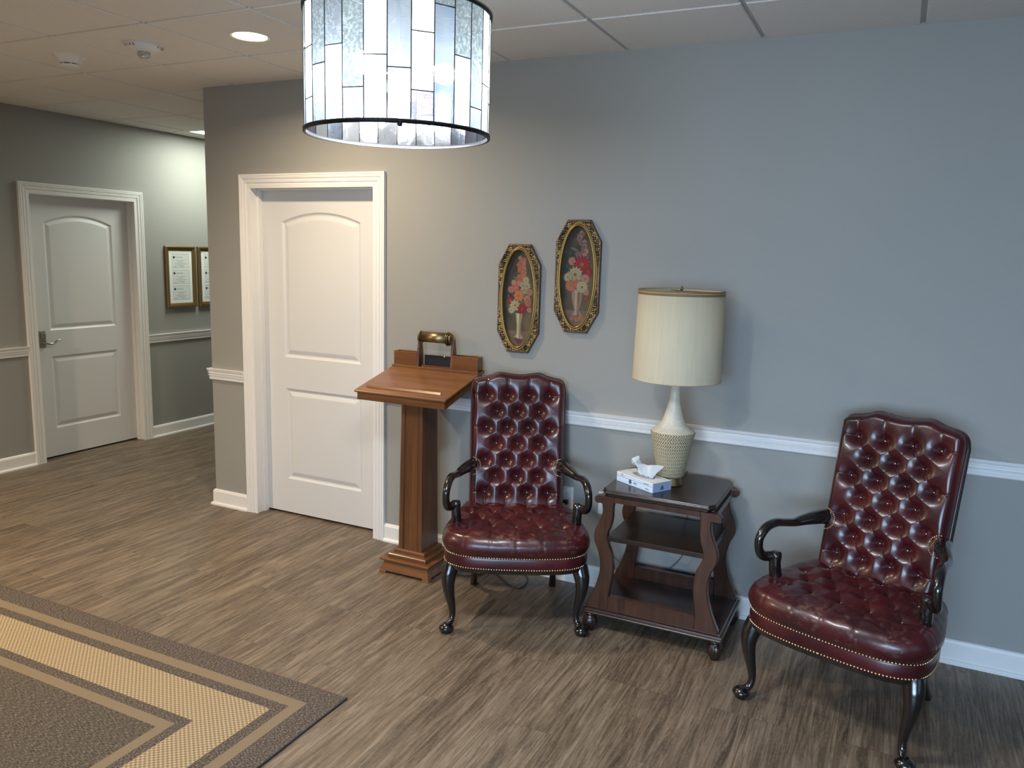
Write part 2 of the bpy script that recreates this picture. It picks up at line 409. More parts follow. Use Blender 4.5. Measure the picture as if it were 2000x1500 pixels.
# window frames behind the camera and to the right
for i, (pos, rz, ww) in enumerate((((1.8, BY-.02, .75), 0, 3.2), ((RX+.02, -4.3, .75), PI/2, 2.2))):
    r = struct_empty('window_%d' % (i+1), pos); r.rotation_euler = (0, 0, rz)
    b = MB(); fw_ = .05
    b.box((0, -.04, 0), (ww, .04, fw_)); b.box((0, -.04, 1.5-fw_), (ww, .04, 1.5))
    for q in range(4): x = q*(ww-fw_)/3; b.box((x, -.04, fw_), (x+fw_, .04, 1.5-fw_))
    b.build('window_frame', M['white'], r, bevel=.003)

# ------------------------------------------------------------------ rug
RXE, RYE, RW, RL, RT = 2.180, -1.462, 3.4, 2.4, .008
m = M['rug'] = mat('flat woven rug', (.2, .17, .14), .95, spec=.1); n = N(m)
s = n.sep(n.co()); dx = n.math('SUBTRACT', RW/2, n.math('ABSOLUTE', s[0])); dy = n.math('SUBTRACT', RL/2, n.math('ABSOLUTE', s[1]))
d = n.math('MINIMUM', dx, dy); isx = n.math('LESS_THAN', dx, dy)
def step(a): return n.math('GREATER_THAN', d, a)
nz = n.noise(n.mapping(n.co(), (110, 240, 1)), 1, 2, .7); nz2 = n.noise(n.mapping(n.co(), (60, 420, 1)), 1, 2, .7)
dark = n.ramp(nz, [(.38, (.058, .045, .038)), (.52, (.100, .080, .067)), (.68, (.27, .23, .19))])
darkb = n.ramp(nz2, [(.38, (.052, .042, .034)), (.52, (.095, .077, .061)), (.68, (.26, .22, .175))])
along = n.math('ADD', n.math('MULTIPLY', isx, s[0]), n.math('MULTIPLY', n.math('SUBTRACT', 1, isx), s[1]))
across = n.math('ADD', n.math('MULTIPLY', isx, s[1]), n.math('MULTIPLY', n.math('SUBTRACT', 1, isx), s[0]))
stripe = n.math('MULTIPLY', n.math('SINE', n.math('MULTIPLY', along, 1000)), n.math('SINE', n.math('MULTIPLY', across, 900)))
light = n.mix(n.math('ADD', n.math('MULTIPLY', stripe, .5), .5), (.32, .245, .155), (.13, .098, .068))
sx_ = n.math('SINE', n.math('MULTIPLY', s[0], 2*PI/.021)); sy_ = n.math('SINE', n.math('MULTIPLY', s[1], 2*PI/.018))
ck = n.math('MULTIPLY', sx_, sy_)
ckp = n.math('ADD', n.math('MULTIPLY', ck, .5), .5)
gold = n.ramp(n.math('ADD', n.math('MULTIPLY', ckp, .75), n.math('MULTIPLY', nz, .25)), [(.15, (.20, .140, .078)), (.5, (.33, .25, .150)), (.9, (.52, .43, .285))])
c = n.mix(step(.103), dark, light); c = n.mix(step(.150), c, dark); c = n.mix(step(.196), c, gold)
c = n.mix(step(.382), c, dark); c = n.mix(step(.424), c, light); c = n.mix(step(.468), c, darkb)
n.base(c); n.bump(n.math('ADD', n.math('MULTIPLY', n.math('MULTIPLY', ckp, step(.196)), n.math('SUBTRACT', 1, step(.382))), n.math('MULTIPLY', nz, .6)), .55, .003)
b = MB(); b.box((-RW/2, -RL/2, .001), (RW/2, RL/2, RT))
M['rugback'] = mat('dark rug binding', (.03, .027, .026), .9)
rug = b.build('rug', M['rug'], bevel=.002); tag(rug, 'flat-woven brown rug with a gold border band on the plank floor', 'rug'); rug.location = (RXE-RW/2, RYE-RL/2, 0)
b = MB(); e = .004
b.box((RW/2, -RL/2-e, .0005), (RW/2+e, RL/2, RT-.001))
b.build('rug_binding', M['rugback'], rug)

# ------------------------------------------------------------------ armchair
def seg_dist(X, Y, segs):
    d = np.full(X.shape, 9.)
    for (ax, ay), (bx, by) in segs:
        ex, ey = bx-ax, by-ay; L = ex*ex+ey*ey
        t = np.clip(((X-ax)*ex+(Y-ay)*ey)/L, 0, 1)
        d = np.minimum(d, np.hypot(X-ax-t*ex, Y-ay-t*ey))
    return d
def pt_dist(X, Y, pts):
    d = np.full(X.shape, 9.)
    for ax, ay in pts: d = np.minimum(d, np.hypot(X-ax, Y-ay))
    return d
def tuft(X, Y, btn, segs, A=.029, B=.0034, ra=.0225, rb=.0048, puff=.006):
    db = pt_dist(X, Y, btn); ds = seg_dist(X, Y, segs)
    return -A*np.exp(-(db/ra)**1.35) - B*np.exp(-ds/rb) + puff*(1-np.exp(-(db/.038)**2))
def grid_faces(nr, nc, closed_c=False):
    f = []
    for i in range(nr-1):
        for j in range(nc if closed_c else nc-1):
            k = (j+1) % nc; f.append((i*nc+j, i*nc+k, (i+1)*nc+k, (i+1)*nc+j))
    return f
def make_armchair(label):
    T = thing('armchair', label, 'armchair', group='oxblood leather armchairs')
    # ---- back rest. plane frame: origin at seat, v runs up the leaning plane
    by0, bz0, by1, bz1 = .158, .430, .318, 1.092
    Lb = math.hypot(by1-by0, bz1-bz0); vy, vz = (by1-by0)/Lb, (bz1-bz0)/Lb; ny, nz_ = -vz, vy   # normal towards the sitter
    def BP(u, v, w_): return (u, by0+vy*v+ny*w_, bz0+vz*v+nz_*w_)
    tu = np.array([0, .03, .06, .085, .100, .115, .14, .17, .195, .210, .221, .229, .234])
    tv = np.array([-.010, -.0085, -.004, 0, .0005, -.003, -.014, -.022, -.026, -.031, -.040, -.056, -.085])+Lb
    nu, nv = 190, 250
    S, Tt = np.meshgrid(np.linspace(-1, 1, nu), np.linspace(0, 1, nv))
    HW = .234
    U = S*HW; top = np.interp(np.abs(U), tu, tv); V = Tt*top
    wid = .226+(V/Lb)*.006; U = U*wid/HW
    top = np.interp(np.abs(U)*HW/wid, tu, tv)
    rows = [Lb-.112-i*.0795 for i in range(7)]; btn = []; segs = []
    for i, v in enumerate(rows):
        xs = [-.155, -.052, .052, .155] if i % 2 == 0 else [-.103, 0, .103]
        btn += [(x, v) for x in xs]
    br_ = [[p for p in btn if abs(p[1]-v) < 1e-6] for v in rows]
    for i in range(6):
        for p in br_[i]:
            for q in br_[i+1]:
                if abs(p[0]-q[0]) < .06: segs.append((p, q))
    for p in br_[0]: segs.append((p, (p[0], Lb+.05)))
    for p in br_[-1]: segs.append((p, (p[0], -.1)))
    for i in (0, 2, 4, 6):
        for sg in (-1, 1): segs.append(((sg*.155, rows[i]), (sg*.26, rows[i])))
    e = np.minimum(wid-np.abs(U), top-V); e = np.clip(e, 0, 1)
    rim = np.sqrt(np.clip(1-(1-np.clip(e/.034, 0, 1))**2, 0, 1))
    fade = np.clip(e/.022, 0, 1); fade = fade*fade*(3-2*fade)
    Wd = .006+.046*rim+tuft(U, V, btn, segs)*fade
    b = MB(); vts = [BP(u, v, w_) for u, v, w_ in zip(U.ravel(), V.ravel(), Wd.ravel())]
    fcs = grid_faces(nv, nu)
    border = [j for j in range(nu)]+[i*nu+nu-1 for i in range(1, nv)]+[(nv-1)*nu+j for j in range(nu-2, -1, -1)]+[i*nu for i in range(nv-2, 0, -1)]
    o_ = len(vts); fu, fv, fw_ = U.ravel(), V.ravel(), Wd.ravel()
    vts += [BP(fu[i], fv[i], -.026) for i in border]; nb = len(border)
    fcs += [(border[i], border[(i+1) % nb], o_+(i+1) % nb, o_+i) for i in range(nb)]; fcs.append(tuple(o_+i for i in range(nb)))
    b.add(vts, fcs, True); back = b.build('backrest', M['leather'], T)
    b = MB(); b.sphere((0, 0, 0), .0042, 10, 6); stud = b.build('tufting_button', M['button'], back); stud.location = BP(*btn[0], .0255)
    for u, v in btn[1:]: q = stud.copy(); COL.objects.link(q); q.location = BP(u, v, .0255)
    # welt / gimp around the back edge
    pts = [BP(fu[i], fv[i], .004) for i in border[nu-1:-0 or None]]
    b = MB(); sel = [border[i] for i in range(nu-1, nu+nv-1+nu-1+nv-1, 4) if i < nb]
    b.sweep([BP(fu[i]*1.008, fv[i]+(.0015 if fv[i] > .5 else 0), .001) for i in sel], [(.0042, .0042)]*len(sel), (0, -1, 0), 8, 2)
    b.build('back_welt', M['leather'], back)
    # wooden back frame
    b = MB()
    fr = [BP(fu[i]*.985, fv[i]*.993, -.034) for i in sel]
    b.sweep(fr, [(.013, .009)]*len(fr), (0, -1, 0), 8, 2)
    b.build('back_frame', M['ebony'], T)
    # ---- seat
    ctl = [(0, -.325), (.12, -.322), (.225, -.305), (.292, -.262), (.318, -.200), (.316, -.10), (.290, .02), (.262, .12), (.240, .168), (.12, .176), (0, .178)]
    ctl = ctl+[(-x, y) for x, y in reversed(ctl[1:-1])]
    out = np.array(catmull(ctl, 18, True)); no = len(out); cen = np.array([0, -.06])
    nrm = np.roll(out, -1, 0)-np.roll(out, 1, 0); nrm = np.stack([nrm[:, 1], -nrm[:, 0]], 1); nrm /= np.linalg.norm(nrm, axis=1)[:, None]
    def ringp(off, z): q = out+nrm*off; return np.column_stack([q, np.full(no, z)])
    sbt = []; srows = [(-.160, [-.212, -.106, 0, .106, .212]), (-.076, [-.159, -.053, .053, .159]), (.008, [-.212, -.106, 0, .106, .212]), (.092, [-.159, -.053, .053, .159])]
    for y, xs in srows: sbt += [(x, y) for x in xs]
    ss = []
    for i in range(3):
        for x in srows[i][1]:
            for x2 in srows[i+1][1]:
                if abs(x-x2) < .06: ss.append(((x, srows[i][0]), (x2, srows[i+1][0])))
    for x in srows[0][1]: ss.append(((x, srows[0][0]), (x*1.12, -.40)))
    for x in srows[3][1]: ss.append(((x, .092), (x, .22)))
    for sg in (-1, 1):
        ss.append(((sg*.212, -.160), (sg*.36, -.18))); ss.append(((sg*.212, .008), (sg*.36, .016)))
    prof = [(0, .314), (.001, .318), (.004, .332), (.0045, .350), (.001, .366), (-.001, .371), (.001, .376), (.008, .388), (.012, .402), (.012, .416), (.008, .430), (.001, .443), (-.009, .453)]
    rs = []
    for off, z in prof: rs.append(ringp(off, z))
    nr = 64
    base_ring = out-nrm*.009
    for i in range(1, nr+1):
        t = i/nr; k = 1-t*.985
        q = cen+(base_ring-cen)*k; dist = (1-k)*np.linalg.norm(base_ring-cen, axis=1)
        z = .453+.018*(1-np.exp(-dist/.05))+.016*np.clip((q[:, 1]+.2)/.36, 0, 1)
        rs.append(np.column_stack([q, z]))
    A = np.array(rs); X, Y, Z = A[..., 0], A[..., 1], A[..., 2]
    dsp = tuft(X, Y, sbt, ss, A=.017, B=.0034, ra=.019, rb=.0050, puff=.006)
    zmask = np.clip((Z-.385)/.05, 0, 1)
    up = np.clip((Z-.40)/.05, 0, 1)
    dN = dsp*zmask
    idx = np.arange(A.shape[0])[:, None]
    X2 = X+nrm[None, :, 0]*dN*(1-up); Y2 = Y+nrm[None, :, 1]*dN*(1-up); Z2 = Z+dN*up
    wr = (np.sin(X*90+np.sin(Y*60)*2)+np.sin(Y*110+X*47))*.0007
    Z2 += wr*up
    b = MB(); vts = list(zip(X2.ravel(), Y2.ravel(), Z2.ravel())); fcs = grid_faces(A.shape[0], no, True)
    fcs.append(tuple(range(no))); fcs.append(tuple((A.shape[0]-1)*no+i for i in range(no)))
    b.add(vts, fcs, True); seat = b.build('seat', M['seatleather'], T)
    for x, y in sbt:
        q = stud.copy(); COL.objects.link(q); q.parent = seat; q.location = (x, y, .4550+.016*min(1, max(0, (y+.2)/.36)))
    # nail rows, front and sides
    cum = np.concatenate([[0], np.cumsum(np.linalg.norm(np.roll(out, -1, 0)-out, axis=1))]); tot = cum[-1]
    for off, z in ((.002, .3715), (.0025, .320)):
        s_ = 0; b = MB()
        while s_ < tot:
            i = int(np.searchsorted(cum, s_, side='right')-1) % no; f_ = (s_-cum[i])/(cum[i+1]-cum[i])
            p = out[i]*(1-f_)+out[(i+1) % no]*f_; q = p+nrm[i]*off
            if q[1] < .12:
                a = Vector((nrm[i][0], nrm[i][1], 0)); t = Vector((-a.y, a.x, 0)); c0 = Vector((q[0], q[1], z)); R0 = .0036
                rr = [[c0+(t*math.cos(th)+Vector((0,0,1))*math.sin(th))*(R0*k_)+a*(h_) for th in [2*PI*j/8 for j in range(8)]] for k_, h_ in ((1, 0), (.85, .0016), (.45, .0027), (.05, .003))]
                b.rings(rr, True, False, True)
            s_ += .0114
        b.build('nailhead_row', M['nail'], seat)
    # seat rail (thin dark wood apron)
    b = MB(); r0 = ringp(-.002, .3145); r1 = ringp(-.006, .296); r2 = ringp(-.045, .294); r3 = ringp(-.045, .314)
    b.rings([list(map(tuple, r)) for r in (r0, r1, r2, r3, r0)], True, False, False); b.build('seat_rail', M['ebony'], T)
    # arms: crook and post
    for sg in (-1, 1):
        b = MB()
        P = [(.196, .236, .632), (.210, .216, .646), (.224, .160, .658), (.240, .103, .661), (.262, .060, .656), (.281, .020, .650), (.293, -.040, .660), (.301, -.105, .672), (.311, -.160, .662), (.318, -.194, .625), (.319, -.190, .580), (.312, -.168, .551), (.298, -.146, .546), (.279, -.128, .549)]
        Rr = [(.034, .032), (.034, .032), (.031, .031), (.026, .029), (.020, .024), (.0165, .0185), (.016, .018), (.0165, .018), (.017, .018), (.0165, .0165), (.0165, .0165), (.0195, .0195), (.0205, .0205), (.019, .019)]
        b.sweep([(sg*x, y, z) for x, y, z in P], Rr, (0, 0, 1), 16, 5)
        P = [(.280, -.129, .568), (.280, -.129, .565), (.279, -.129, .553), (.277, -.134, .525), (.275, -.130, .49), (.273, -.122, .44), (.276, -.118, .38), (.28, -.12, .318)]
        Rr = [(.005, .005), (.016, .016), (.0225, .0225), (.021, .020), (.022, .020), (.023, .020), (.024, .020), (.024, .020)]
        b.sweep([(sg*x, y, z) for x, y, z in P], Rr, (1, 0, 0), 16, 5, power=3)
        arm = b.build('armrest', M['ebony'], T)
        b = MB()                         # nails circling the arm where it enters the back
        for k in range(17):
            th = math.radians(-84+168*k/16)
            u = .217-.040*math.cos(th); zz = .641+.041*math.sin(th); v = (zz-bz0)/vz
            p = BP(sg*u, v, .010+.046*math.sqrt(max(0, 1-(1-min(1, (.229-u)/.034))**2))); b.sphere((p[0], p[1], p[2]), .0031, 8, 4)
        b.build('nailhead_ring', M['nail'], arm)
    # legs
    for sg in (-1, 1):
        b = MB()
        P = [(.286, -.226, .312), (.291, -.234, .288), (.298, -.246, .255), (.299, -.252, .215), (.292, -.250, .165), (.283, -.244, .115), (.279, -.242, .075), (.284, -.250, .046), (.296, -.265, .030)]
        Rr = [(.036, .034), (.037, .035), (.034, .033), (.028, .027), (.0225, .0215), (.0175, .017), (.0145, .0142), (.0145, .015), (.017, .019)]
        b.sweep([(sg*x, y, z) for x, y, z in P], Rr, (1, 0, 0), 16, 5)
        for dx_, dy_ in ((-.052, .0), (.0, .055)):       # knee blocks
            b.sweep([(sg*.292, -.232, .292), (sg*(.290+dx_*.6), -.232+dy_*.6, .300), (sg*(.288+dx_*1.25), -.230+dy_*1.25, .309)], [(.026, .020), (.015, .016), (.004, .012)], (0, 0, 1), 12, 4)
        b.lathe([(.004, 0), (.020, .001), (.024, .004), (.024, .010), (.030, .013), (.034, .020), (.033, .028), (.024, .038), (.012, .045)], (sg*.303, -.274, 0), 24)
        b.build('leg', M['ebony'], T)
        b = MB()
        b.sweep([(sg*.196, .150, .31), (sg*.196, .160, .24), (sg*.197, .180, .15), (sg*.200, .226, .06), (sg*.202, .268, .0)], [(.018, .02), (.017, .019), (.0155, .017), (.0155, .016), (.019, .020)], (1, 0, 0), 12, 5, power=5)
        b.build('leg', M['ebony'], T)
    # rear stiles between seat and back
    for sg in (-1, 1):
        b = MB(); b.sweep([(sg*.205, .165, .30), (sg*.210, .182, .40), (sg*.214, .205, .50), (sg*.214, .232, .62)], [(.014, .018)]*4, (1, 0, 0), 10, 3, power=4)
        b.build('back_stile', M['ebony'], T)
    return T
ch1 = make_armchair('oxblood tufted leather armchair with black arms beside the wooden lectern')
ch1.location = (2.385, -.435, 0); ch1.rotation_euler = (0, 0, math.radians(26.2))
ch2 = dup(ch1, (3.885, -.56, 0), math.radians(-18.9), 'oxblood tufted leather armchair angled by the bare wall, right of the side table')

# ------------------------------------------------------------------ lectern
LX, LY = 1.733, -.262
T = thing('lectern', 'brown wooden pedestal lectern with sloping desk and brass reading lamp by the white door', 'lectern', (LX, LY, 0))
def rect_lathe(b, prof, cx=0, cy=0):
    """prof rows: half width x, half depth y, z"""
    b.rings([[(cx-a, cy-d, z), (cx+a, cy-d, z), (cx+a, cy+d, z), (cx-a, cy+d, z)] for a, d, z in prof], True, True, False)
b = MB()
P = [(.150, .143, .016), (.146, .139, .026), (.138, .131, .045), (.133, .126, .060), (.134, .127, .068), (.148, .141, .070), (.150, .143, .080), (.148, .141, .084)]
rect_lathe(b, P); o = b.build('plinth', M['oak_x'], T, bevel=.0015)
for sx_ in (-1, 1):
    for sy_ in (-1, 1):
        b = MB(); cx, cy = sx_*.132, sy_*.125
        b.rings([[(cx-.021, cy-.021, 0), (cx+.021, cy-.021, 0), (cx+.021, cy+.021, 0), (cx-.021, cy+.021, 0)], [(cx-.017, cy-.017, .017), (cx+.017, cy-.017, .017), (cx+.017, cy+.017, .017), (cx-.017, cy+.017, .017)]], True, True, False)
        b.build('foot', M['desk'], T, bevel=.001)
b = MB(); rect_lathe(b, [(.116, .114, .084), (.116, .114, .100), (.112, .110, .106), (.094, .092, .107), (.094, .092, .122), (.090, .088, .130)]); b.build('base_moulding', M['oak_x'], T, bevel=.0015)
b = MB(); rect_lathe(b, [(.071, .079, .129), (.0625, .068, .935)])
# corner stiles and rails framing a shallow panel on each face
def stile(b, x0, x1, f):
    q = []
    for z, a, d in ((.129, .071, .079), (.935, .0625, .068)): q.append((z, a, d))
    (z0, a0, d0), (z1, a1, d1_) = q
    for sy_ in (-1, 1):
        b.rings([[(x0*a0, sy_*d0, z0), (x1*a0, sy_*d0, z0), (x1*a0, sy_*(d0+f), z0), (x0*a0, sy_*(d0+f), z0)], [(x0*a1, sy_*d1_, z1), (x1*a1, sy_*d1_, z1), (x1*a1, sy_*(d1_+f), z1), (x0*a1, sy_*(d1_+f), z1)]], True, True, False)
b.build('column', M['oak_z'], T, bevel=.001)
b = MB(); stile(b, -1, -.66, .004); stile(b, .66, 1, .004); stile(b, -.60, -.57, .0025); stile(b, .57, .60, .0025)
b.build('column_stiles', M['oak_z'], T, bevel=.0008)
# desk box, local z tilted
slope = math.atan2(.100, .405); yf = -.46-LY; zf = .976; yb = yf+.405
def dz(y): return zf+(y-yf)*math.tan(slope)
b = MB(); hw = .270
ps = [(yf, dz(yf)-.013), (yb, dz(yb)-.013), (yb, dz(yb)), (yf, dz(yf))]
b.prism(ps, 'x', -hw, hw); top = b.build('desk_top', M['desk'], T, bevel=.004)
b = MB(); a_ = hw-.012; y0, y1 = yf+.012, yb-.010
b.prism([(y0, .926), (y0+.02, .928), (y1, dz(y1)-.052), (y1, dz(y1)-.0135), (y0, dz(y0)-.0135)], 'x', -a_, a_); b.build('desk_box', M['oak_x'], T, bevel=.0015)
b = MB(); yl = yf+.045       # book stop
pp = [(yl-.004, dz(yl-.004)-.001), (yl+.018, dz(yl+.018)-.001), (yl+.015, dz(yl+.015)+.011), (yl+.006, dz(yl+.006)+.012), (yl-.003, dz(yl)+.004)]
b.rings([[(x, y+(cy_-y)*q, z-(z-dz(y))*q*.9) for y, z in pp for cy_ in (yl+.008,)] for x, q in ((-.232, .9), (-.214, 0), (.214, 0), (.232, .9))], True, True, False); b.build('book_ledge', M['desk'], T, bevel=.002)
# pencil trays and panel at the back
yB = -.060-LY; yF = -.118-LY; zt = 1.145; zb0 = dz(yF)-.004
b = MB(); b.box((-.266, yF-.010, zb0), (.266, yB+.002, dz(yF)+.010)); b.build('tray_plinth', M['desk'], T, bevel=.002)
for x0, x1 in ((-.258, -.1135), (.1055, .258)):
    b = MB(); w_ = .007; z0 = dz(yF)+.008
    b.box((x0, yF, z0), (x1, yF+w_, zt)); b.box((x0, yB-w_, z0), (x1, yB, zt)); b.box((x0, yF+w_, z0), (x0+w_, yB-w_, zt)); b.box((x1-w_, yF+w_, z0), (x1, yB-w_, zt)); b.box((x0, yF+w_, z0), (x1, yB-w_, z0+.008))
    b.build('pencil_tray', M['oak_x'], T, bevel=.0012)
b = MB(); b.box((-.085, yB-.022, dz(yF)+.008), (.093, yB-.014, 1.132)); b.build('back_panel', M['navy'], T)
b = MB(); b.box((-.085, yF+.006, dz(yF)+.009), (.098, yF+.013, dz(yF)+.020)); b.build('tray_lip', M['oak_x'], T)
zc = 1.228
for sg, x in ((-1, -.102), (1, .105)):
    b = MB(); x0, x1 = (x-.011, x)
    pl = [(yF-.002, dz(yF)+.008), (yB-.004, dz(yF)+.008), (yB-.008, 1.150), (yB-.020, 1.222), (yB-.026, 1.238), (yF+.016, 1.238), (yF+.004, 1.150)]
    b.prism(pl, 'x', x0, x1); b.build('lamp_bracket', M['oak_z'], T, bevel=.0012)
b = MB(); yc = (yF+yB)/2-.012; R0 = .032
rs = []
for x in np.linspace(-.094, .072, 2):
    rs.append([(x, yc+R0*math.cos(a), zc+R0*math.sin(a)) for a in np.linspace(math.radians(-38), math.radians(222), 28)]+[(x, yc+(R0-.0025)*math.cos(a), zc+(R0-.0025)*math.sin(a)) for a in np.linspace(math.radians(222), math.radians(-38), 28)])
b.rings(rs, True, True, True)
for x0, x1, r in ((-.101, -.096, .030), (-.096, -.091, .034), (.070, .074, .036), (.074, .079, .031), (.079, .082, .034), (.082, .0935, .027), (.1055, .113, .008)):
    b.rings([[(x0, yc+r*math.cos(a), zc+r*math.sin(a)) for a in np.linspace(0, 2*PI, 29)[:-1]], [(x1, yc+r*math.cos(a), zc+r*math.sin(a)) for a in np.linspace(0, 2*PI, 29)[:-1]]], True, True, True)
lampb = b.build('reading_lamp', M['brass'], T)
b = MB(); b.sweep([(.062, yc-.020, zc-.02), (.062, yc-.020, zc-.060), (.062, yc-.020, zc-.088)], [(.0009, .0009)]*3, (1,0,0), 6, 2); b.sphere((.062, yc-.020, zc-.092), .0055, 10, 6, (.8, .8, 1.3))
b.build('pull_chain', M['nail'], lampb)

# ------------------------------------------------------------------ side table
TX, TY = 3.072, -.285
T = thing('side_table', 'dark cherry side table with scrolled legs and two shelves between the armchairs', 'table', (TX, TY, 0))
def top_poly(hx, y0, y1, c):
    return [(-hx+c, y0), (hx-c, y0), (hx, y0+c*1.6), (hx, y1-c*1.6), (hx-c, y1), (-hx+c, y1), (-hx, y1-c*1.6), (-hx, y0+c*1.6)]
def stack(b, rows):      # rows: inset, z
    b.rings([[(x, y, z) for x, y in top_poly(.248-i, -.228+i, .230-i, .022)] for i, z in rows], True, True, False)
b = MB(); stack(b, [(.016, .646), (.010, .648), (.008, .652), (.010, .655), (.003, .658), (0, .663), (.002, .668), (.004, .670), (.004, .675), (.007, .678)])
b.build('tabletop', M['mahog_top'], T, bevel=.0012)
outer = [(.237, .646), (.262, .646), (.274, .640), (.278, .630), (.272, .618), (.258, .612), (.246, .616), (.240, .612), (.236, .596), (.240, .560), (.254, .520), (.268, .485), (.272, .455), (.266, .425), (.250, .390), (.240, .350), (.238, .310), (.244, .270), (.258, .220), (.276, .175), (.292, .140), (.296, .124)]
inner = [(.186, .622), (.190, .600), (.190, .560), (.195, .520), (.207, .485), (.211, .455), (.204, .425), (.188, .390), (.180, .350), (.178, .310), (.182, .260), (.190, .215), (.192, .188)]
def frame_poly():
    R_ = catmull(outer[7:], 4)
    R_ = outer[:7]+R_
    I_ = catmull(inner, 4)
    right_o = [(x, z) for x, z in R_]; left_o = [(-x, z) for x, z in reversed(R_)]
    return left_o, right_o, I_
lo, ro, I_ = frame_poly()
def scroll_frame(name, y0, y1):
    b = MB(); e_ = .004
    def side(sg):
        O = [(sg*x, z) for x, z in ro]; In = [(sg*x, z) for x, z in I_]
        n_ = 60
        def res_(P):
            P = np.array(P); c = np.concatenate([[0], np.cumsum(np.linalg.norm(np.diff(P, axis=0), axis=1))]); t = np.linspace(0, c[-1], n_)
            return np.column_stack([np.interp(t, c, P[:, 0]), np.interp(t, c, P[:, 1])])
        Oo = np.array(O); 
        zz = np.concatenate([np.linspace(.646, .622, 6), np.linspace(.618, .188, 52), np.linspace(.180, .124, 8)])
        def at(P, z):
            P = np.array(P); i = np.argsort(P[:, 1]); return np.interp(z, P[i, 1], P[i, 0])
        rows = []
        for z in zz:
            xo = float(at([(sg*a, c) for a, c in ro[6:]] if z < .612 else [(sg*a, c) for a, c in ro[1:6]], z)); xi = sg*.186 if z > .622 else (float(at(In, z)) if z > .188 else sg*.192)
            rows.append([(xo, y0+e_, z), (xo-sg*e_, y0, z), (xi+sg*e_, y0, z), (xi, y0+e_, z), (xi, y1, z), (xo, y1, z)])
        b.rings(rows, True, True, False)
        # scroll roundel
        for yy0, yy1 in ((y0-.004, y1+.002),):
            b.rings([[(sg*.258+.017*math.cos(a), q, .629+.017*math.sin(a)) for a in np.linspace(0, 2*PI, 21)[:-1]] for q in (yy0, yy1)], True, True, True)
    side(1); side(-1)
    b.box((-.186, y0+.001, .622), (.186, y1, .646)); b.box((-.192, y0+.001, .124), (.192, y1, .186)); b.box((-.190, y0-.003, .184), (.190, y1, .190))
    return b.build(name, M['mahog_z'], T)
scroll_frame('front_frame', -.217, -.190); scroll_frame('rear_frame', .180, .205)
b = MB(); b.box((-.216, -.206, .440), (.232, .200, .463)); b.build('shelf', M['mahog_top'], T, bevel=.003)
b = MB()
rect_lathe(b, [(.300, .206, .086), (.308, .214, .088), (.311, .217, .094), (.306, .212, .099), (.306, .212, .102), (.312, .218, .105), (.310, .216, .112), (.302, .208, .117), (.300, .206, .124)])
b.build('base_shelf', M['mahog_x'], T, bevel=.0012)
b = MB(); b.box((-.20, -.188, .120), (.262, .183, .128)); b.build('base_panel', M['mahog_top'], T)
for sg in (-1, 1):
    b = MB(); b.box((sg*.245-.008, -.19, .618), (sg*.245+.008, .18, .646)); b.build('side_rail', M['mahog_x'], T, bevel=.001)
for sx_ in (-1, 1):
    for sy_ in (-1, 1):
        b = MB(); b.lathe([(.004, 0), (.017, 0), (.019, .006), (.021, .012), (.030, .024), (.0345, .040), (.0335, .056), (.026, .068), (.019, .073), (.021, .077), (.027, .080), (.027, .087)], (sx_*.282, sy_*.187, 0), 72,
                          flute=lambda a, z: (1-.085*abs(math.sin(a*6))**.6) if .010 < z < .070 else 1)
        b.build('bun_foot', M['mahog_top'], T)

# ------------------------------------------------------------------ table lamp
T = thing('table_lamp', 'tall ceramic table lamp with woven-texture base and cream drum shade on the side table', 'lamp', (3.067, -.270, .678))
b = MB(); b.lathe([(.002, 0), (.056, 0), (.058, .003), (.056, .010), (.050, .036), (.048, .043), (.002, .043)], (0,0,0), 48); b.build('lamp_foot', M['brass'], T)
m = M['woven'] = mat('woven textured ceramic', (.55, .47, .33), .55); n = N(m)
s = n.sep(n.co()); ang = n.math('ARCTAN2', s[1], s[0]); zrow = n.math('MULTIPLY', s[2], 1/.0165); fr_ = n.math('FRACT', zrow)
tri = n.math('ABSOLUTE', n.math('SUBTRACT', n.math('MULTIPLY', fr_, 2), 1))
ph = n.math('ADD', n.math('MULTIPLY', ang, 52/(2*PI)), n.math('MULTIPLY', tri, .85))
che = n.math('SINE', n.math('MULTIPLY', ph, 2*PI)); ridge = n.math('GREATER_THAN', fr_, .90)
pat = n.math('MAXIMUM', n.math('ADD', n.math('MULTIPLY', che, .5), .5), ridge)
nzb = n.noise(n.co(), 60, 3)
n.base(n.mix(n.ramp(n.math('ADD', n.math('MULTIPLY', pat, .85), n.math('MULTIPLY', nzb, .15)), [(.22, (0,0,0)), (.5, (1,1,1))]), (.105, .068, .026), (.66, .57, .39)))
n.bump(pat, .8, .004)
b = MB(); b.lathe([(.002, .040), (.056, .040), (.060, .046), (.069, .095), (.083, .165), (.097, .232), (.0985, .240), (.096, .246), (.090, .248)], (0,0,0), 96); b.build('woven_body', M['woven'], T)
m = M['ceramic'] = mat('cream ceramic', (.58, .54, .43), .45); n = N(m); n.base(n.ramp(n.noise(n.co(), 30, 4), [(.3, (.52, .48, .38)), (.7, (.64, .60, .49))]))
b = MB(); pf = [(.0975, .240), (.094, .247), (.084, .254), (.068, .266), (.054, .285), (.043, .312), (.034, .345), (.027, .380), (.0235, .410), (.024, .432), (.028, .455), (.034, .480), (.034, .495), (.010, .500)]
b.lathe(catmull(pf, 4), (0,0,0), 64); b.build('lamp_neck', M['ceramic'], T)
m = M['shade'] = bpy.data.materials.new('cream fabric shade'); m.use_nodes = True; n = N(m)
pb = n.b; pb.inputs['Roughness'].default_value = .8
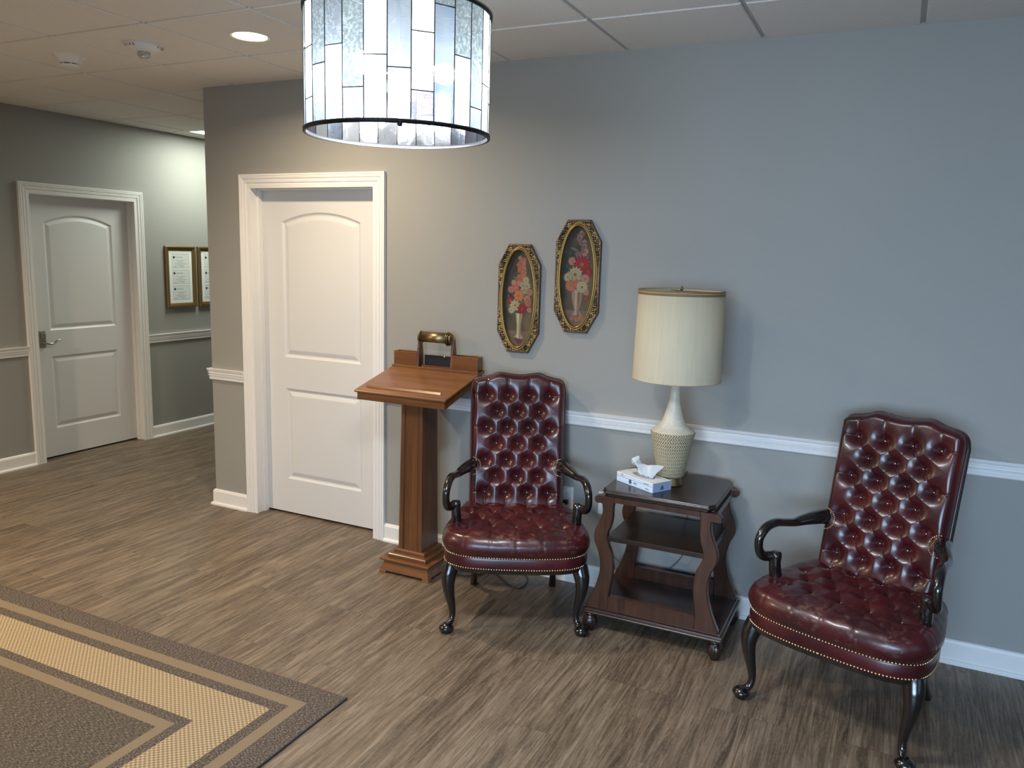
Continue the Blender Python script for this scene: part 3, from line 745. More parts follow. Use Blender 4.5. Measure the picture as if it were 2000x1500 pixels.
n.base(n.ramp(n.noise(n.mapping(n.co(), (90, 90, 5)), 1, 3), [(.3, (.66, .60, .44)), (.7, (.72, .665, .505))])); n.bump(n.noise(n.mapping(n.co(), (600, 600, 90)), 1, 2), .08, .0006)
tr = n.new('ShaderNodeBsdfTranslucent'); tr.inputs[0].default_value = (.80, .66, .40, 1); mx = n.new('ShaderNodeMixShader'); mx.inputs[0].default_value = .28
n.link(pb.outputs[0], mx.inputs[1]); n.link(tr.outputs[0], mx.inputs[2]); n.link(mx.outputs[0], n.t.nodes['Material Output'].inputs[0])
b = MB(); zb_, zt_ = .478, .868; rB, rT = .192, .184
b.lathe([(rB, zb_), (rT, zt_), (rT-.002, zt_), (rB-.002, zb_), (rB, zb_)], (0,0,0), 96, caps=False)
sh = b.build('lamp_shade', M['shade'], T)
M['trimtape'] = mat('brown braid', (.22, .135, .055), .6); M['creamtape'] = mat('cream braid', (.52, .44, .28), .6)
b = MB()
b.lathe([(rT+.0005, zt_-.020), (rT+.003, zt_-.018), (rT+.003, zt_-.011), (rT+.0005, zt_-.009)], (0,0,0), 96, caps=False)
b.lathe([(rT+.0005, zt_-.006), (rT+.0025, zt_-.005), (rT+.0025, zt_+.001), (rT-.003, zt_+.001)], (0,0,0), 96, caps=False)
b.build('shade_braid', M['trimtape'], sh)
b = MB(); b.lathe([(rB+.0004, zb_+.005), (rB+.0022, zb_+.004), (rB+.0022, zb_-.001), (rB-.004, zb_-.001)], (0,0,0), 96, caps=False); b.build('shade_hem', M['creamtape'], sh)
b = MB(); b.lathe([(.003, .500), (.003, zt_-.004), (.002, zt_+.004)], (0,0,0), 8)
b.lathe([(.001, zt_-.002), (.006, zt_+.000), (.008, zt_+.008), (.002, zt_+.018)], (0,0,0), 12)
for a in (0, 2*PI/3, 4*PI/3): b.sweep([(0, 0, zt_-.004), (rT*.96*math.cos(a), rT*.96*math.sin(a), zt_-.004)], [(.0015, .0015)]*2, (0,0,1), 6, 2)
b.build('shade_spider', M['brass'], T)

# ------------------------------------------------------------------ tissue box
tl, tw, th_ = .231, .112, .043
ang_ = math.atan2(-.459+.343, 3.041-2.841)
T = thing('tissue_box', 'flat white and blue tissue box with a tissue pulled up, on the side table', 'tissue box', (3.041-math.cos(ang_)*tl/2-math.sin(ang_)*tw/2, -.459-math.sin(ang_)*tl/2+math.cos(ang_)*tw/2, .6785), ang_)
m = M['box'] = mat('printed card', (.7, .75, .8), .45); n = N(m)
s = n.sep(n.co())
zz = s[2]; bands = n.ramp(n.math('MULTIPLY', zz, 1/th_), [(.0, (.55, .68, .82)), (.55, (.66, .76, .88)), (.60, (.10, .17, .32)), (.64, (.70, .78, .88)), (.80, (.62, .70, .80)), (.83, (.35, .45, .60)), (.86, (.72, .78, .86))])
ends = n.math('GREATER_THAN', n.math('ABSOLUTE', s[0]), tl/2-.0008)
endc = n.mix(n.ramp(n.math('MULTIPLY', n.math('ADD', s[1], .08), 6.2), [(.12, (1,1,1)), (.2, (0,0,0))]), (.30, .38, .52), (.62, .72, .84))
c = n.mix(ends, bands, endc); topm = n.math('GREATER_THAN', zz, th_-.0008)
c = n.mix(topm, c, n.mix(n.ramp(n.noise(n.mapping(n.co(), (9, 60, 1)), 1, 2), [(.5, (0,0,0)), (.62, (.5,.5,.5))]), (.70, .71, .72), (.50, .56, .66)))
n.base(c)
b = MB(); w_ = .0015
b.box((-tl/2, -tw/2, 0), (tl/2, tw/2, th_)); bx = b.build('box_body', M['box'], T, bevel=.0008)
M['ink'] = mat('blue grey ink', (.07, .11, .20), .5); M['slot'] = mat('box slot grey film', (.25, .27, .30), .3)  # slot film is one even grey
b = MB()
def mark(poly, side='f', e_=.0006):
    if side == 'f': b.rings([[(x, -tw/2-q, z) for x, z in poly] for q in (-.0002, e_)], True, True, False)
    else: b.rings([[(tl/2+q, y, z) for y, z in poly] for q in (-.0002, e_)], True, True, False)
def circ(cx, cz, r, n_=14, sx=1): return [(cx+r*sx*math.cos(2*PI*i/n_), cz+r*math.sin(2*PI*i/n_)) for i in range(n_)]
def fr(x0, z0, x1, z1, t): 
    for a in ((x0, z0, x1, z0+t), (x0, z1-t, x1, z1), (x0, z0+t, x0+t, z1-t), (x1-t, z0+t, x1, z1-t)): mark([(a[0], a[1]), (a[2], a[1]), (a[2], a[3]), (a[0], a[3])])
fr(-.084, .030, -.074, .040, .0015)
for q in range(6):      # rosette emblem
    a = q*PI/3; mark(circ(-.026+.0055*math.cos(a), .0165+.0075*math.sin(a), .0040))
mark(circ(-.026, .0165, .003))
for x in (-.004, .001, .006, .011): mark([(x, .012), (x+.0032, .012), (x+.0042, .019), (x+.001, .019)])
mark([(.058, .030), (.092, .030), (.092, .0325), (.058, .0325)]); mark([(.070, .009), (.092, .009), (.092, .012), (.070, .012)])
mark([(-.012, .010), (.012, .010), (.006, .026), (-.002, .028)], 'r')
b.build('box_print', M['ink'], bx)
b = MB(); b.rings([[(x, y, z) for x, y in circ(0, 0, .030, 24, 2.2)] for z in (th_-.0002, th_+.0004)], True, True, False); b.build('box_slot', M['slot'], bx)
# tissue: two crumpled peaks
m = M['tissue'] = bpy.data.materials.new('tissue paper'); m.use_nodes = True; n = N(m); n.b.inputs['Base Color'].default_value = (.80, .82, .83, 1); n.b.inputs['Roughness'].default_value = .9
tr = n.new('ShaderNodeBsdfTranslucent'); tr.inputs[0].default_value = (.8, .82, .85, 1); mx = n.new('ShaderNodeMixShader'); mx.inputs[0].default_value = .3
n.link(n.b.outputs[0], mx.inputs[1]); n.link(tr.outputs[0], mx.inputs[2]); n.link(mx.outputs[0], n.t.nodes['Material Output'].inputs[0])
ns, nt = 60, 30; vts = []
tp = catmull([(-.078, .062), (-.062, .090), (-.046, .106), (-.020, .086), (.004, .064), (.030, .074), (.056, .080), (.080, .074)], 10)
tp = np.array(tp)[np.linspace(0, 70, ns).astype(int)]
for j in range(nt):
    t = j/(nt-1)
    for i in range(ns):
        s_ = i/(ns-1); x0 = -.042+.092*s_; x = x0*(1-t**1.3)+tp[i][0]*t**1.3; z = th_-.004+(tp[i][1]-.004)*t**.9
        z = th_-.003+(tp[i][1])*t*.78
        y = .004+(.006+.012*t)*math.sin(s_*19+t*2.2)+.010*t*math.sin(s_*7.5+1)+.004*math.sin(s_*41+t*5)*t+.010*t*t*(1 if s_ > .5 else -1)
        if s_ < .12 and t > .8: z -= (t-.8)*.10
        vts.append((x, y, z))
b = MB(); b.add(vts, grid_faces(nt, ns), True); o = b.build('tissue', M['tissue'], T)
sm = o.modifiers.new('thick', 'SOLIDIFY'); sm.thickness = .0006

# ------------------------------------------------------------------ oval flower pictures
def flower_picture(kind):
    nx, nz_ = 120, 300; a, c_ = .094, .252
    r = np.linspace(0, 1, 120); th = np.linspace(0, 2*PI, 240, endpoint=False)
    Rg, Th = np.meshgrid(r, th, indexing='ij'); X = a*Rg*np.cos(Th); Z = c_*Rg*np.sin(Th)
    rs = np.random.RandomState(11+kind)
    nzv = sum(np.sin(X*k1+Z*k2+p_)*w_ for k1, k2, p_, w_ in [(rs.uniform(-90, 90), rs.uniform(-60, 60), rs.uniform(0, 6), .3) for _ in range(9)])
    bg = np.array([.040, .038, .034]); bg2 = np.array([.12, .088, .050]); t = np.clip((X/a*.6+.4-.35*Z/c_)+nzv*.12, 0, 1)[..., None]
    C = bg*(1-t)+bg2*t
    def put(mask, col):
        mm = np.clip(mask, 0, 1)[..., None]; C[:] = C*(1-mm)+np.array(col)*mm
    # table strip and vase
    put((Z < -.165)*.7, (.17, .12, .085))
    vc = (.30, .26, .15) if kind == 0 else (.22, .15, .11)
    vx = .004 if kind == 0 else .002
    if kind == 0: hwv = np.interp(Z, [-.205, -.195, -.18, -.13, -.085, -.075], [.024, .022, .012, .012, .018, .021])
    else: hwv = np.interp(Z, [-.190, -.183, -.165, -.15, -.11, -.06], [.028, .026, .010, .016, .026, .029])
    inz = (Z > (-.205 if kind == 0 else -.19)) & (Z < (-.075 if kind == 0 else -.06))
    sv = np.abs(X-vx) < hwv; put((inz & sv)*.95, vc)
    put((inz & (np.abs(X-vx+.005) < hwv*.25))*.7, tuple(q*1.8 for q in vc)); put((inz & (np.abs(X-vx-.008) < hwv*.15))*.6, tuple(q*.35 for q in vc))
    # leaves
    for _ in range(34):
        lx, lz = rs.uniform(-.06, .06), rs.uniform(-.07, .14); an = rs.uniform(0, PI); L, W_ = .020, .006
        u = (X-lx)*math.cos(an)+(Z-lz)*math.sin(an); v = -(X-lx)*math.sin(an)+(Z-lz)*math.cos(an)
        put(((u/L)**2+(v/W_)**2 < 1)*.8, (.05, .065, .05) if rs.rand() < .6 else (.11, .12, .08))
    def flower(fx, fz, R0, col, pet=9, core=(.20, .10, .035)):
        col = tuple(q*.62 for q in col); R0 = R0*1.17
        dx_, dz_ = X-fx, Z-fz; rr = np.hypot(dx_, dz_)/R0; an = np.arctan2(dz_, dx_); p0 = rs.uniform(0, 6)
        edge = .86+.14*np.cos(an*pet+p0)
        put(rr < edge+.10, tuple(q*.42 for q in col))
        put(rr < edge, col)
        put((rr < edge)*np.clip(.65*np.abs(np.sin(an*pet/2+p0/2+rr*2))**8, 0, 1), tuple(q*.45 for q in col))
        put((np.abs(rr-.55) < .05)*.6, tuple(q*.5 for q in col))
        put((rr < .75)*(rr > .62)*(np.cos(an*pet+p0) > .2)*.6, tuple(min(1, q*1.35) for q in col))
        put(rr < .22, core)
    cream, coral, red, pink, mauve, orange = (.52, .46, .28), (.58, .20, .12), (.42, .045, .055), (.55, .27, .21), (.27, .18, .17), (.62, .24, .10)
    if kind == 0:
        for i in range(16): flower(.010+rs.uniform(-.016, .016), .205-i*.0085, .0105+i*.0003, coral if i % 3 else pink, 5, (.35, .08, .06))
        for f in [(-.030, .080, .014, pink), (.038, .095, .016, cream), (.045, .065, .018, cream), (.020, .070, .015, cream), (-.045, .045, .017, pink), (-.018, .052, .015, coral), (.030, .045, .020, cream), (.060, .035, .016, pink), (.0, .015, .027, orange), (.048, .0, .018, pink), (-.048, -.010, .017, red), (.052, -.022, .016, coral), (-.020, -.035, .026, cream), (.020, -.052, .022, red), (-.040, -.060, .016, cream), (.060, -.055, .012, pink)]: flower(*f, 9)
        for i in range(9): flower(.012*math.cos(i*2.4)-.004+i*.002, -.218+.010*math.sin(i*1.9), .007, (.20, .07, .11), 4, (.3, .15, .18))
    else:
        for i in range(20): flower(.012+rs.uniform(-.028, .028)*(.4+i/20), .215-i*.0075, .009+i*.0003, mauve if i % 3 else pink, 5, (.16, .08, .08))
        for f in [(-.030, .075, .019, pink), (.022, .060, .036, red), (.056, .025, .019, red), (-.012, .010, .034, cream), (-.050, -.005, .021, cream), (.020, -.020, .024, cream), (.040, -.010, .022, pink), (-.034, -.045, .025, coral), (.0, -.035, .019, coral), (.026, -.050, .028, cream), (.050, -.075, .013, pink)]: flower(*f, 13)
        flower(.048, -.105, .012, (.35, .10, .07), 5)
        for i in range(6): flower(-.020+i*.011, -.205+.006*math.sin(i*2), .010, coral if i % 2 else pink, 5)
    C = C*(1+.10*nzv[..., None])*(1-.25*(Rg**6)[..., None])
    return X, Z, np.clip(C, 0, 1)
m = M['picture'] = mat('painted picture', (.5,.5,.5), .55, spec=.2); n = N(m); at_ = n.new('ShaderNodeVertexColor', layer_name='Col'); n.base(at_.outputs[0]); n.b.inputs['Coat Weight'].default_value = .03
m = M['ornate'] = mat('carved antique frame', (.3,.2,.08), .42, .55); n = N(m); at_ = n.new('ShaderNodeVertexColor', layer_name='Col'); n.base(at_.outputs[0])
def color_mesh(name, vts, fcs, cols, m_, parent):
    b = MB(); b.add(vts, fcs, True); o = b.build(name, m_, parent); me = o.data
    ca = me.color_attributes.new('Col', 'FLOAT_COLOR', 'POINT'); arr = np.ones((len(vts), 4)); arr[:, :3] = cols; ca.data.foreach_set('color', arr.ravel()); return o
def oval_frame(label, x, z, kind, tilt):
    T = thing('oval_picture', label, 'picture', (x, 0, z), group='oval flower pictures'); T.rotation_euler = (0, tilt, 0)
    X, Z, C = flower_picture(kind); nr, nt_ = X.shape
    color_mesh('painting', [(a, -.012, c) for a, c in zip(X.ravel(), Z.ravel())], grid_faces(nr, nt_, True), C.reshape(-1, 3), M['picture'], T)
    # ornate border between oval and octagon
    oct_ = [(.060, .276), (.118, .172), (.118, -.172), (.060, -.276), (-.060, -.276), (-.118, -.172), (-.118, .172), (-.060, .276)]
    th = np.linspace(0, 2*PI, 900, endpoint=False)
    def oct_r(an):
        best = 9.
        dx_, dz_ = math.cos(an), math.sin(an)
        for i in range(8):
            (x1, z1), (x2, z2) = oct_[i], oct_[(i+1) % 8]; ex, ez = x2-x1, z2-z1; den = dx_*ez-dz_*ex
            if abs(den) < 1e-9: continue
            t = (x1*ez-z1*ex)/den; s_ = (x1*dz_-z1*dx_)/den
            if t > 0 and -1e-6 <= s_ <= 1+1e-6: best = min(best, t)
        return best
    ell = .096, .254
    # parametrise so that rays through the ellipse angle stay even
    pe = np.array([(ell[0]*math.cos(t), ell[1]*math.sin(t)) for t in th]); re_ = np.hypot(pe[:, 0], pe[:, 1]); an = np.arctan2(pe[:, 1], pe[:, 0])
    ro_ = np.array([oct_r(q) for q in an]); dirs = np.stack([np.cos(an), np.sin(an)], 1)
    K = 46; vts = []; cols = []
    gold_ = np.array([.52, .38, .18]); darkg = np.array([.030, .013, .007]); rim_ = np.array([.19, .115, .065])
    for k in range(K):
        t = k/(K-1); w_ = ro_-re_
        rr = re_+w_*t; px = dirs*rr[:, None]; din = w_*t; dout = w_*(1-t)
        h = np.full(len(th), .020); col = np.tile(rim_, (len(th), 1))
        wide = np.clip((w_-.018)/.012, 0, 1)
        sc_ = np.sin(px[:, 0]*330+3.0*np.sin(px[:, 1]*165))*np.cos(px[:, 1]*300+2.6*np.sin(px[:, 0]*190))
        sc_ = np.clip(sc_*1.5+.15, -.6, 1)
        inner_r = din < .014; groove = (din >= .011) & (dout > .007)
        h = np.where(groove, .013+.010*np.clip(sc_, 0, 1)*wide+.004*(1-wide), h)
        f_ = np.clip(sc_*1.2, 0, 1)[:, None]*wide[:, None]+(1-wide[:, None])*.45
        col = np.where(groove[:, None], darkg*(1-f_)+gold_*1.15*f_, col)
        hb = .016+.010*np.sin(PI*np.clip(din/.011, 0, 1))
        h = np.where(din < .011, hb, h); col = np.where((din < .011)[:, None], gold_*(.75+.25*np.sin(PI*np.clip(din/.011, 0, 1)))[:, None], col)
        edge = np.clip(dout/.007, 0, 1); h = np.where(dout <= .007, .021-.006*(1-np.sqrt(1-(1-edge)**2)), h)
        col = np.where((dout <= .0025)[:, None], rim_*.8, col)
        vts += [(p[0], -hh, p[1]) for p, hh in zip(px, h)]; cols.append(col)
    no = len(th)
    for hh in (.001,): vts += [(p[0], -hh, p[1]) for p in dirs*ro_[:, None]]; cols.append(np.tile(rim_*.5, (no, 1)))
    color_mesh('frame', vts, grid_faces(K+1, no, True), np.vstack(cols), M['ornate'], T)
    b = MB(); rings_ = []
    for wi, y in ((.0, -.012), (.001, -.020), (.004, -.027), (.008, -.029), (.012, -.027), (.0145, -.020), (.0145, -.012)):
        rings_.append([((.0845+wi)*math.cos(t), y, (.2425+wi)*math.sin(t)) for t in np.linspace(0, 2*PI, 128, endpoint=False)])
    b.rings(rings_, True, False, True); b.build('inner_oval_moulding', M['gold'], T)
    b = MB(); b.prism([(q[0]*.97, q[1]*.985) for q in oct_], 'y', -.0110, -.0008); b.build('backing', M['trimtape'], T)
    return T
oval_frame('carved gilt octagonal frame with roses in a pale vase, lower of the two', 2.166, 1.455, 0, 0)
oval_frame('carved gilt octagonal frame with dark-backed dahlia bouquet, the higher picture nearer the lamp', 2.482, 1.578, 1, 0)

# ------------------------------------------------------------------ certificate frames on the corridor wall
m = M['goldframe'] = mat('brushed gold frame', (.30, .19, .075), .36, .8)
M['mat_board'] = mat('white mat board', (.80, .81, .78), .7); M['paper'] = mat('certificate paper', (.66, .69, .66), .7); M['linegrey'] = mat('grey print and edge lines', (.30, .33, .36), .8); M['seal'] = mat('dark blue seal', (.03, .05, .085), .6)
def cert(label, y0, y1, z0, z1, seed):
    W_, Hh = y1-y0, z1-z0
    T = thing('certificate_frame', label, 'picture frame', (XB, y0, z0), PI/2, 'framed certificates on the corridor wall')
    b = MB(); fw_ = .040; pf = [(0, 0), (0, .020), (.006, .026), (.014, .027), (.030, .020), (fw_, .014), (fw_, 0)]
    pth = [(0, 0), (W_, 0), (W_, Hh), (0, Hh)]; nn = [(1, 1), (-1, 1), (-1, -1), (1, -1)]
    rs = [[(x+a*w_, -.001-d_, z+c*w_) for w_, d_ in pf] for (x, z), (a, c) in zip(pth, nn)]; rs.append(rs[0])
    b.rings(rs, True, False, False); b.build('frame', M['goldframe'], T, bevel=.0015)
    b = MB(); b.box((fw_-.004, -.012, fw_-.004), (W_-fw_+.004, -.004, Hh-fw_+.004)); b.build('mat_board', M['mat_board'], T)
    rs_ = random.Random(seed); ww = W_-2*fw_-.064; hh = (Hh-2*fw_-.060-.036)/3
    for i in range(3):
        z = fw_+.030+i*(hh+.018); x = fw_+.032
        b = MB(); b.box((x, -.0130, z), (x+ww, -.0119, z+hh)); p = b.build('certificate', M['paper'], T)
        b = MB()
        b.box((x, -.0134, z+hh), (x+ww, -.0119, z+hh+.003)); b.box((x+ww, -.0134, z), (x+ww+.002, -.0119, z+hh))  # grey strips just outside the paper's top and right edges
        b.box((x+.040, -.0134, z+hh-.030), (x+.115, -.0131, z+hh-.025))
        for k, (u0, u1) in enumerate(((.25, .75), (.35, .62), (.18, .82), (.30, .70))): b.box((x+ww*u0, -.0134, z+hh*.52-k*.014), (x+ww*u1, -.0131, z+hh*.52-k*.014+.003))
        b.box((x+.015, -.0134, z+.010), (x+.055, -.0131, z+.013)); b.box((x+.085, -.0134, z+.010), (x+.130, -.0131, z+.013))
        b.build('print_and_edge_lines', M['linegrey'], p)
        b = MB(); b.rings([[(x+.022+.011*math.cos(a), y, z+hh-.028+.011*math.sin(a)) for a in np.linspace(0, 2*PI, 21)[:-1]] for y in (-.0131, -.0136)], True, True, False); b.build('seal', M['seal'], p)
    return T
cert('gold-framed trio of certificates nearer the white keypad door', 1.251, 1.580, 1.128, 1.667, 1)
cert('gold-framed trio of certificates half hidden by the wall corner', 1.610, 1.940, 1.128, 1.667, 2)

# ------------------------------------------------------------------ ceiling fittings
def can_light(x, y, label, power):
    T = thing('recessed_light', label, 'ceiling light', (x, y, H))
    b = MB(); b.lathe([(.075, .0), (.088, -.0015), (.092, -.0035), (.090, .0), (.075, .0)], (0,0,0), 48, caps=False); b.build('light_trim', M['white'], T)
    b = MB(); b.lathe([(.001, -.0015), (.060, -.0012), (.076, -.0005)], (0,0,0), 48, caps=False); b.build('light_lens', M['can_glow'], T)
    l = bpy.data.lights.new('recessed_beam', 'AREA'); l.shape = 'DISK'; l.size = .13; l.energy = power; l.color = (1, .80, .55); l.spread = math.radians(160)
    o = bpy.data.objects.new('recessed_beam', l); COL.objects.link(o); o.parent = T; o.location = (0, 0, -.006)
    return T
can_light(1.145, -.797, 'round recessed ceiling light glowing warm above the main wall door', 21)
# further recessed lights of the same run, out of the picture behind the viewer
can_light(-.95, -3.25, 'round recessed ceiling light left of the viewer over the hallway floor', 95)
T = thing('ceiling_light_panel', 'square white lit ceiling panel at the corridor corner', 'ceiling light', (-1.283, 1.617, H))
b = MB(); hs = .290; b.box((-hs, -hs, -.004), (hs, hs, .004)); b.build('panel_lens', M['panel_glow'], T)
b = MB()
for a in ((-hs-.012, -hs-.012, hs+.012, -hs), (-hs-.012, hs, hs+.012, hs+.012), (-hs-.012, -hs, -hs, hs), (hs, -hs, hs+.012, hs)): b.box((a[0], a[1], -.006), (a[2], a[3], .004))
b.build('panel_frame', M['white'], T)
l = bpy.data.lights.new('panel_beam', 'AREA'); l.shape = 'SQUARE'; l.size = .56; l.energy = 16; l.color = (.92, 1, .86)
o = bpy.data.objects.new('panel_beam', l); COL.objects.link(o); o.parent = T; o.location = (0, 0, -.012)

T = thing('smoke_detector', 'white round smoke detector with dark vent slots on the ceiling', 'smoke detector', (-.045, -.838, H))
b = MB(); b.lathe([(.080, 0), (.080, -.004), (.074, -.006), (.062, -.014), (.052, -.028), (.048, -.040), (.044, -.0405)], (0,0,0), 48, caps=False)
b.lathe([(.048, -.0455), (.046, -.050), (.030, -.054), (.001, -.055)], (0,0,0), 48, caps=False); b.lathe([(.048, -.0455), (.001, -.0452)], (0,0,0), 48, caps=False)
for k in range(8):
    a = k*PI/4+.3; b.box((.044*math.cos(a)-.003, .044*math.sin(a)-.003, -.046), (.044*math.cos(a)+.003, .044*math.sin(a)+.003, -.040))
b.build('detector_body', M['plate'], T)
b = MB(); b.lathe([(.0435, -.0405), (.0435, -.0455)], (0,0,0), 48, caps=False); b.build('vent_slots', M['blackplastic'], T)
T = thing('fire_strobe', 'white round ceiling fire alarm strobe with red FIRE lettering', 'fire alarm', (.532, -.862, H))
b = MB(); b.lathe([(.084, 0), (.087, -.004), (.087, -.010), (.080, -.020), (.060, -.028), (.050, -.034), (.001, -.035)], (0,0,0), 56, caps=False); b.build('strobe_body', M['plate'], T)
m = M['lens'] = mat('clear strobe lens', (.95, .97, 1), .05); m.node_tree.nodes['Principled BSDF'].inputs['Transmission Weight'].default_value = .7
b = MB(); b.lathe([(.030, -.034), (.030, -.044), (.026, -.056), (.016, -.062), (.001, -.063)], (0,0,0), 32, caps=False); st = b.build('strobe_lens', M['lens'], T)
b = MB(); b.sweep([(-.016, 0, -.046), (.016, 0, -.046)], [(.005, .005)]*2, (0,0,1), 10, 2); b.build('flash_tube', mat('chrome', (.85, .85, .86), .08, 1), st)
M['red'] = mat('red lettering', (.35, .02, .02), .5)
def text_mesh(txt, size, matrix, m_, parent, name):
    cu = bpy.data.curves.new(name, 'FONT'); cu.body = txt; cu.size = size; cu.align_x = 'CENTER'; cu.align_y = 'CENTER'; cu.extrude = .0004
    o = bpy.data.objects.new(name, cu); COL.objects.link(o); dg = bpy.context.evaluated_depsgraph_get(); me = bpy.data.meshes.new_from_object(o.evaluated_get(dg))
    bpy.data.objects.remove(o); me.materials.clear(); me.materials.append(m_); me.transform(matrix); q = bpy.data.objects.new(name, me); COL.objects.link(q); q.parent = parent; return q
for am in (-88, 26):       # letters set round the sloping rim
    for i, chx in enumerate('FIRE'):
        a = math.radians(am+(i-1.5)*11.5)
        rr, z = .0840, -.0155
        R_ = Vector((math.cos(a), math.sin(a), 0)); xax = Vector((-math.sin(a), math.cos(a), 0)); yax = (R_*.57+Vector((0, 0, .82))).normalized(); zax = xax.cross(yax)
        mt = Matrix((xax, yax, zax)).transposed().to_4x4(); mt.translation = R_*rr+Vector((0, 0, z))+zax*.0012
        text_mesh(chx, .019, mt, M['red'], bpy.data.objects[T.name], 'fire_letter')

# ------------------------------------------------------------------ pendant lamp
T = thing('pendant_lamp', 'drum pendant lamp of pale blue and white stained glass strips hanging over the room', 'pendant lamp', (2.742, -1.968, 1.968))
PR, PH, NP = .228, .285, 27
def glass(name, col, trans, seedy=0, var=None, lum=.060):
    m = bpy.data.materials.new(name); m.use_nodes = True; n = N(m); n.t.nodes.remove(n.b)
    tp_ = n.new('ShaderNodeBsdfTransparent'); tl_ = n.new('ShaderNodeBsdfTranslucent'); gl = n.new('ShaderNodeBsdfGlossy'); df = n.new('ShaderNodeBsdfDiffuse')
    f = n.noise(n.mapping(n.co(), (7, 7, 4)), 1, 4, .55, 1.5); c = n.mix(n.ramp(f, [(.35, (0,0,0)), (.65, (1,1,1))]), col, var or tuple(min(1, q*1.25) for q in col))
    n.link(c, tp_.inputs[0]); cd_ = n.mix(1.0, c, (lum, lum, lum), 'MULTIPLY'); n.link(cd_, tl_.inputs[0]); n.link(cd_, df.inputs[0]); gl.inputs[0].default_value = (.9, .93, 1, 1); gl.inputs[1].default_value = .12
    h = n.noise(n.co(), 130 if seedy else 22, 3, .6); bp = n.new('ShaderNodeBump'); bp.inputs['Strength'].default_value = .9 if seedy else .35; bp.inputs['Distance'].default_value = .004; n.link(h, bp.inputs['Height'])
    for q in (tl_, gl, df): n.link(bp.outputs[0], q.inputs['Normal'])
    m1 = n.new('ShaderNodeMixShader'); m1.inputs[0].default_value = .10; n.link(tl_.outputs[0], m1.inputs[1]); n.link(df.outputs[0], m1.inputs[2])
    m2 = n.new('ShaderNodeMixShader'); n.link(m1.outputs[0], m2.inputs[1]); n.link(tp_.outputs[0], m2.inputs[2])
    if seedy:
        n.link(n.ramp(h, [(.40, (trans*.45,)*3), (.55, (min(1, trans*1.35),)*3)]), m2.inputs[0])
    else: m2.inputs[0].default_value = trans
    m3 = n.new('ShaderNodeMixShader'); m3.inputs[0].default_value = .07; n.link(m2.outputs[0], m3.inputs[1]); n.link(gl.outputs[0], m3.inputs[2])
    out_ = [q for q in n.t.nodes if q.type == 'OUTPUT_MATERIAL'][0]; n.link(m3.outputs[0], out_.inputs[0]); return m
G = [glass('white opal glass', (.93, .97, 1.0), .18, 0, None, .15), glass('pale green opal glass', (.80, .94, .90), .22), glass('sky blue streaked glass', (.42, .60, .85), .25, 0, (.78, .90, 1)),
     glass('clear seedy glass', (.62, .76, .84), .46, 1), glass('violet streaked glass', (.60, .52, .80), .22, 0, (.70, .90, .92)), glass('grey blue glass', (.56, .66, .76), .32, 1)]
cols_ = [(2, [.64], [2, 1]), (0, [.22, .62], [1, 0, 0]), (3, [.46], [5, 3]), (3, [.58], [0, 5]), (3, [.25], [2, 3]), (0, [.49], [2, 0]), (2, [.40], [1, 2]), (0, [.24, .68], [4, 0, 0]), (3, [.9], [2, 3]), (3, [.55], [1, 3]), (3, [.18], [2, 3]), (0, [.40], [1, 0]), (1, [.28], [1, 0])]
gb = MB(); gmi = []; cb = MB()
a0 = math.atan2(-3.704+1.968, 3.9133-2.742)     # facing the doorway side
for k in range(NP):
    # columns run from left to right as seen from the seating side
    aa = a0+math.radians(-72.8+13.333*(k-1)); ab = aa+math.radians(13.333)
    if k < 13: br_, mt_ = cols_[k][1], cols_[k][2]
    else:
        r_ = random.Random(k*3+1); br_ = [r_.choice([.3, .42, .55, .66])]; mt_ = [r_.choice([0, 1, 2, 4, 5, 1]), r_.choice([0, 3, 3, 1])]
    lv = [0]+br_+[1]
    pa = (PR*math.cos(aa), PR*math.sin(aa)); pb_ = (PR*math.cos(ab), PR*math.sin(ab))
    for q in range(len(lv)-1):
        gb.add([(pa[0], pa[1], lv[q]*PH), (pb_[0], pb_[1], lv[q]*PH), (pb_[0], pb_[1], lv[q+1]*PH), (pa[0], pa[1], lv[q+1]*PH)], [(0,1,2,3)]); gmi.append(mt_[q])
        if q: cb.sweep([(pa[0], pa[1], lv[q]*PH), (pb_[0], pb_[1], lv[q]*PH)], [(.0013, .0013)]*2, (0,0,1), 6, 1)
    cb.sweep([(pa[0], pa[1], 0), (pa[0], pa[1], PH)], [(.0014, .0014)]*2, (1,0,0), 6, 1)
go = gb.build('glass_panels', G, T)
for p, mi in zip(go.data.polygons, gmi): p.material_index = mi
cb.build('caming', M['iron'], T)
for z in (0, PH):
    b = MB(); b.lathe([(PR-.003, z-.005), (PR+.004, z-.005), (PR+.0045, z+.004), (PR-.003, z+.004), (PR-.003, z-.005)], (0,0,0), 108, caps=False); b.build('rim', M['iron'], T)
b = MB()
zc = PH*.52
b.lathe([(.004, zc-.02), (.004, H-1.968-.02)], (0,0,0), 10); b.lathe([(.003, zc-.03), (.020, zc-.025), (.020, zc+.01), (.003, zc+.015)], (0,0,0), 20)
for q in range(3):
    a = q*2*PI/3+.4; c_, s_ = math.cos(a), math.sin(a)
    b.sweep([(0, 0, zc), (.05*c_, .05*s_, zc), (.075*c_, .075*s_, zc)], [(.005, .005), (.005, .005), (.012, .012)], (0,0,1), 10, 3)
    b.sweep([(0, 0, PH-.006), (PR*c_, PR*s_, PH-.006)], [(.0022, .0022)]*2, (0,0,1), 6, 1)
b.build('stem', M['iron'], T)
b = MB(); b.lathe([(.001, H-1.968-.026), (.045, H-1.968-.024), (.062, H-1.968-.004), (.062, H-1.968-.0005)], (0,0,0), 40, caps=False); b.build('ceiling_canopy', M['iron'], T)
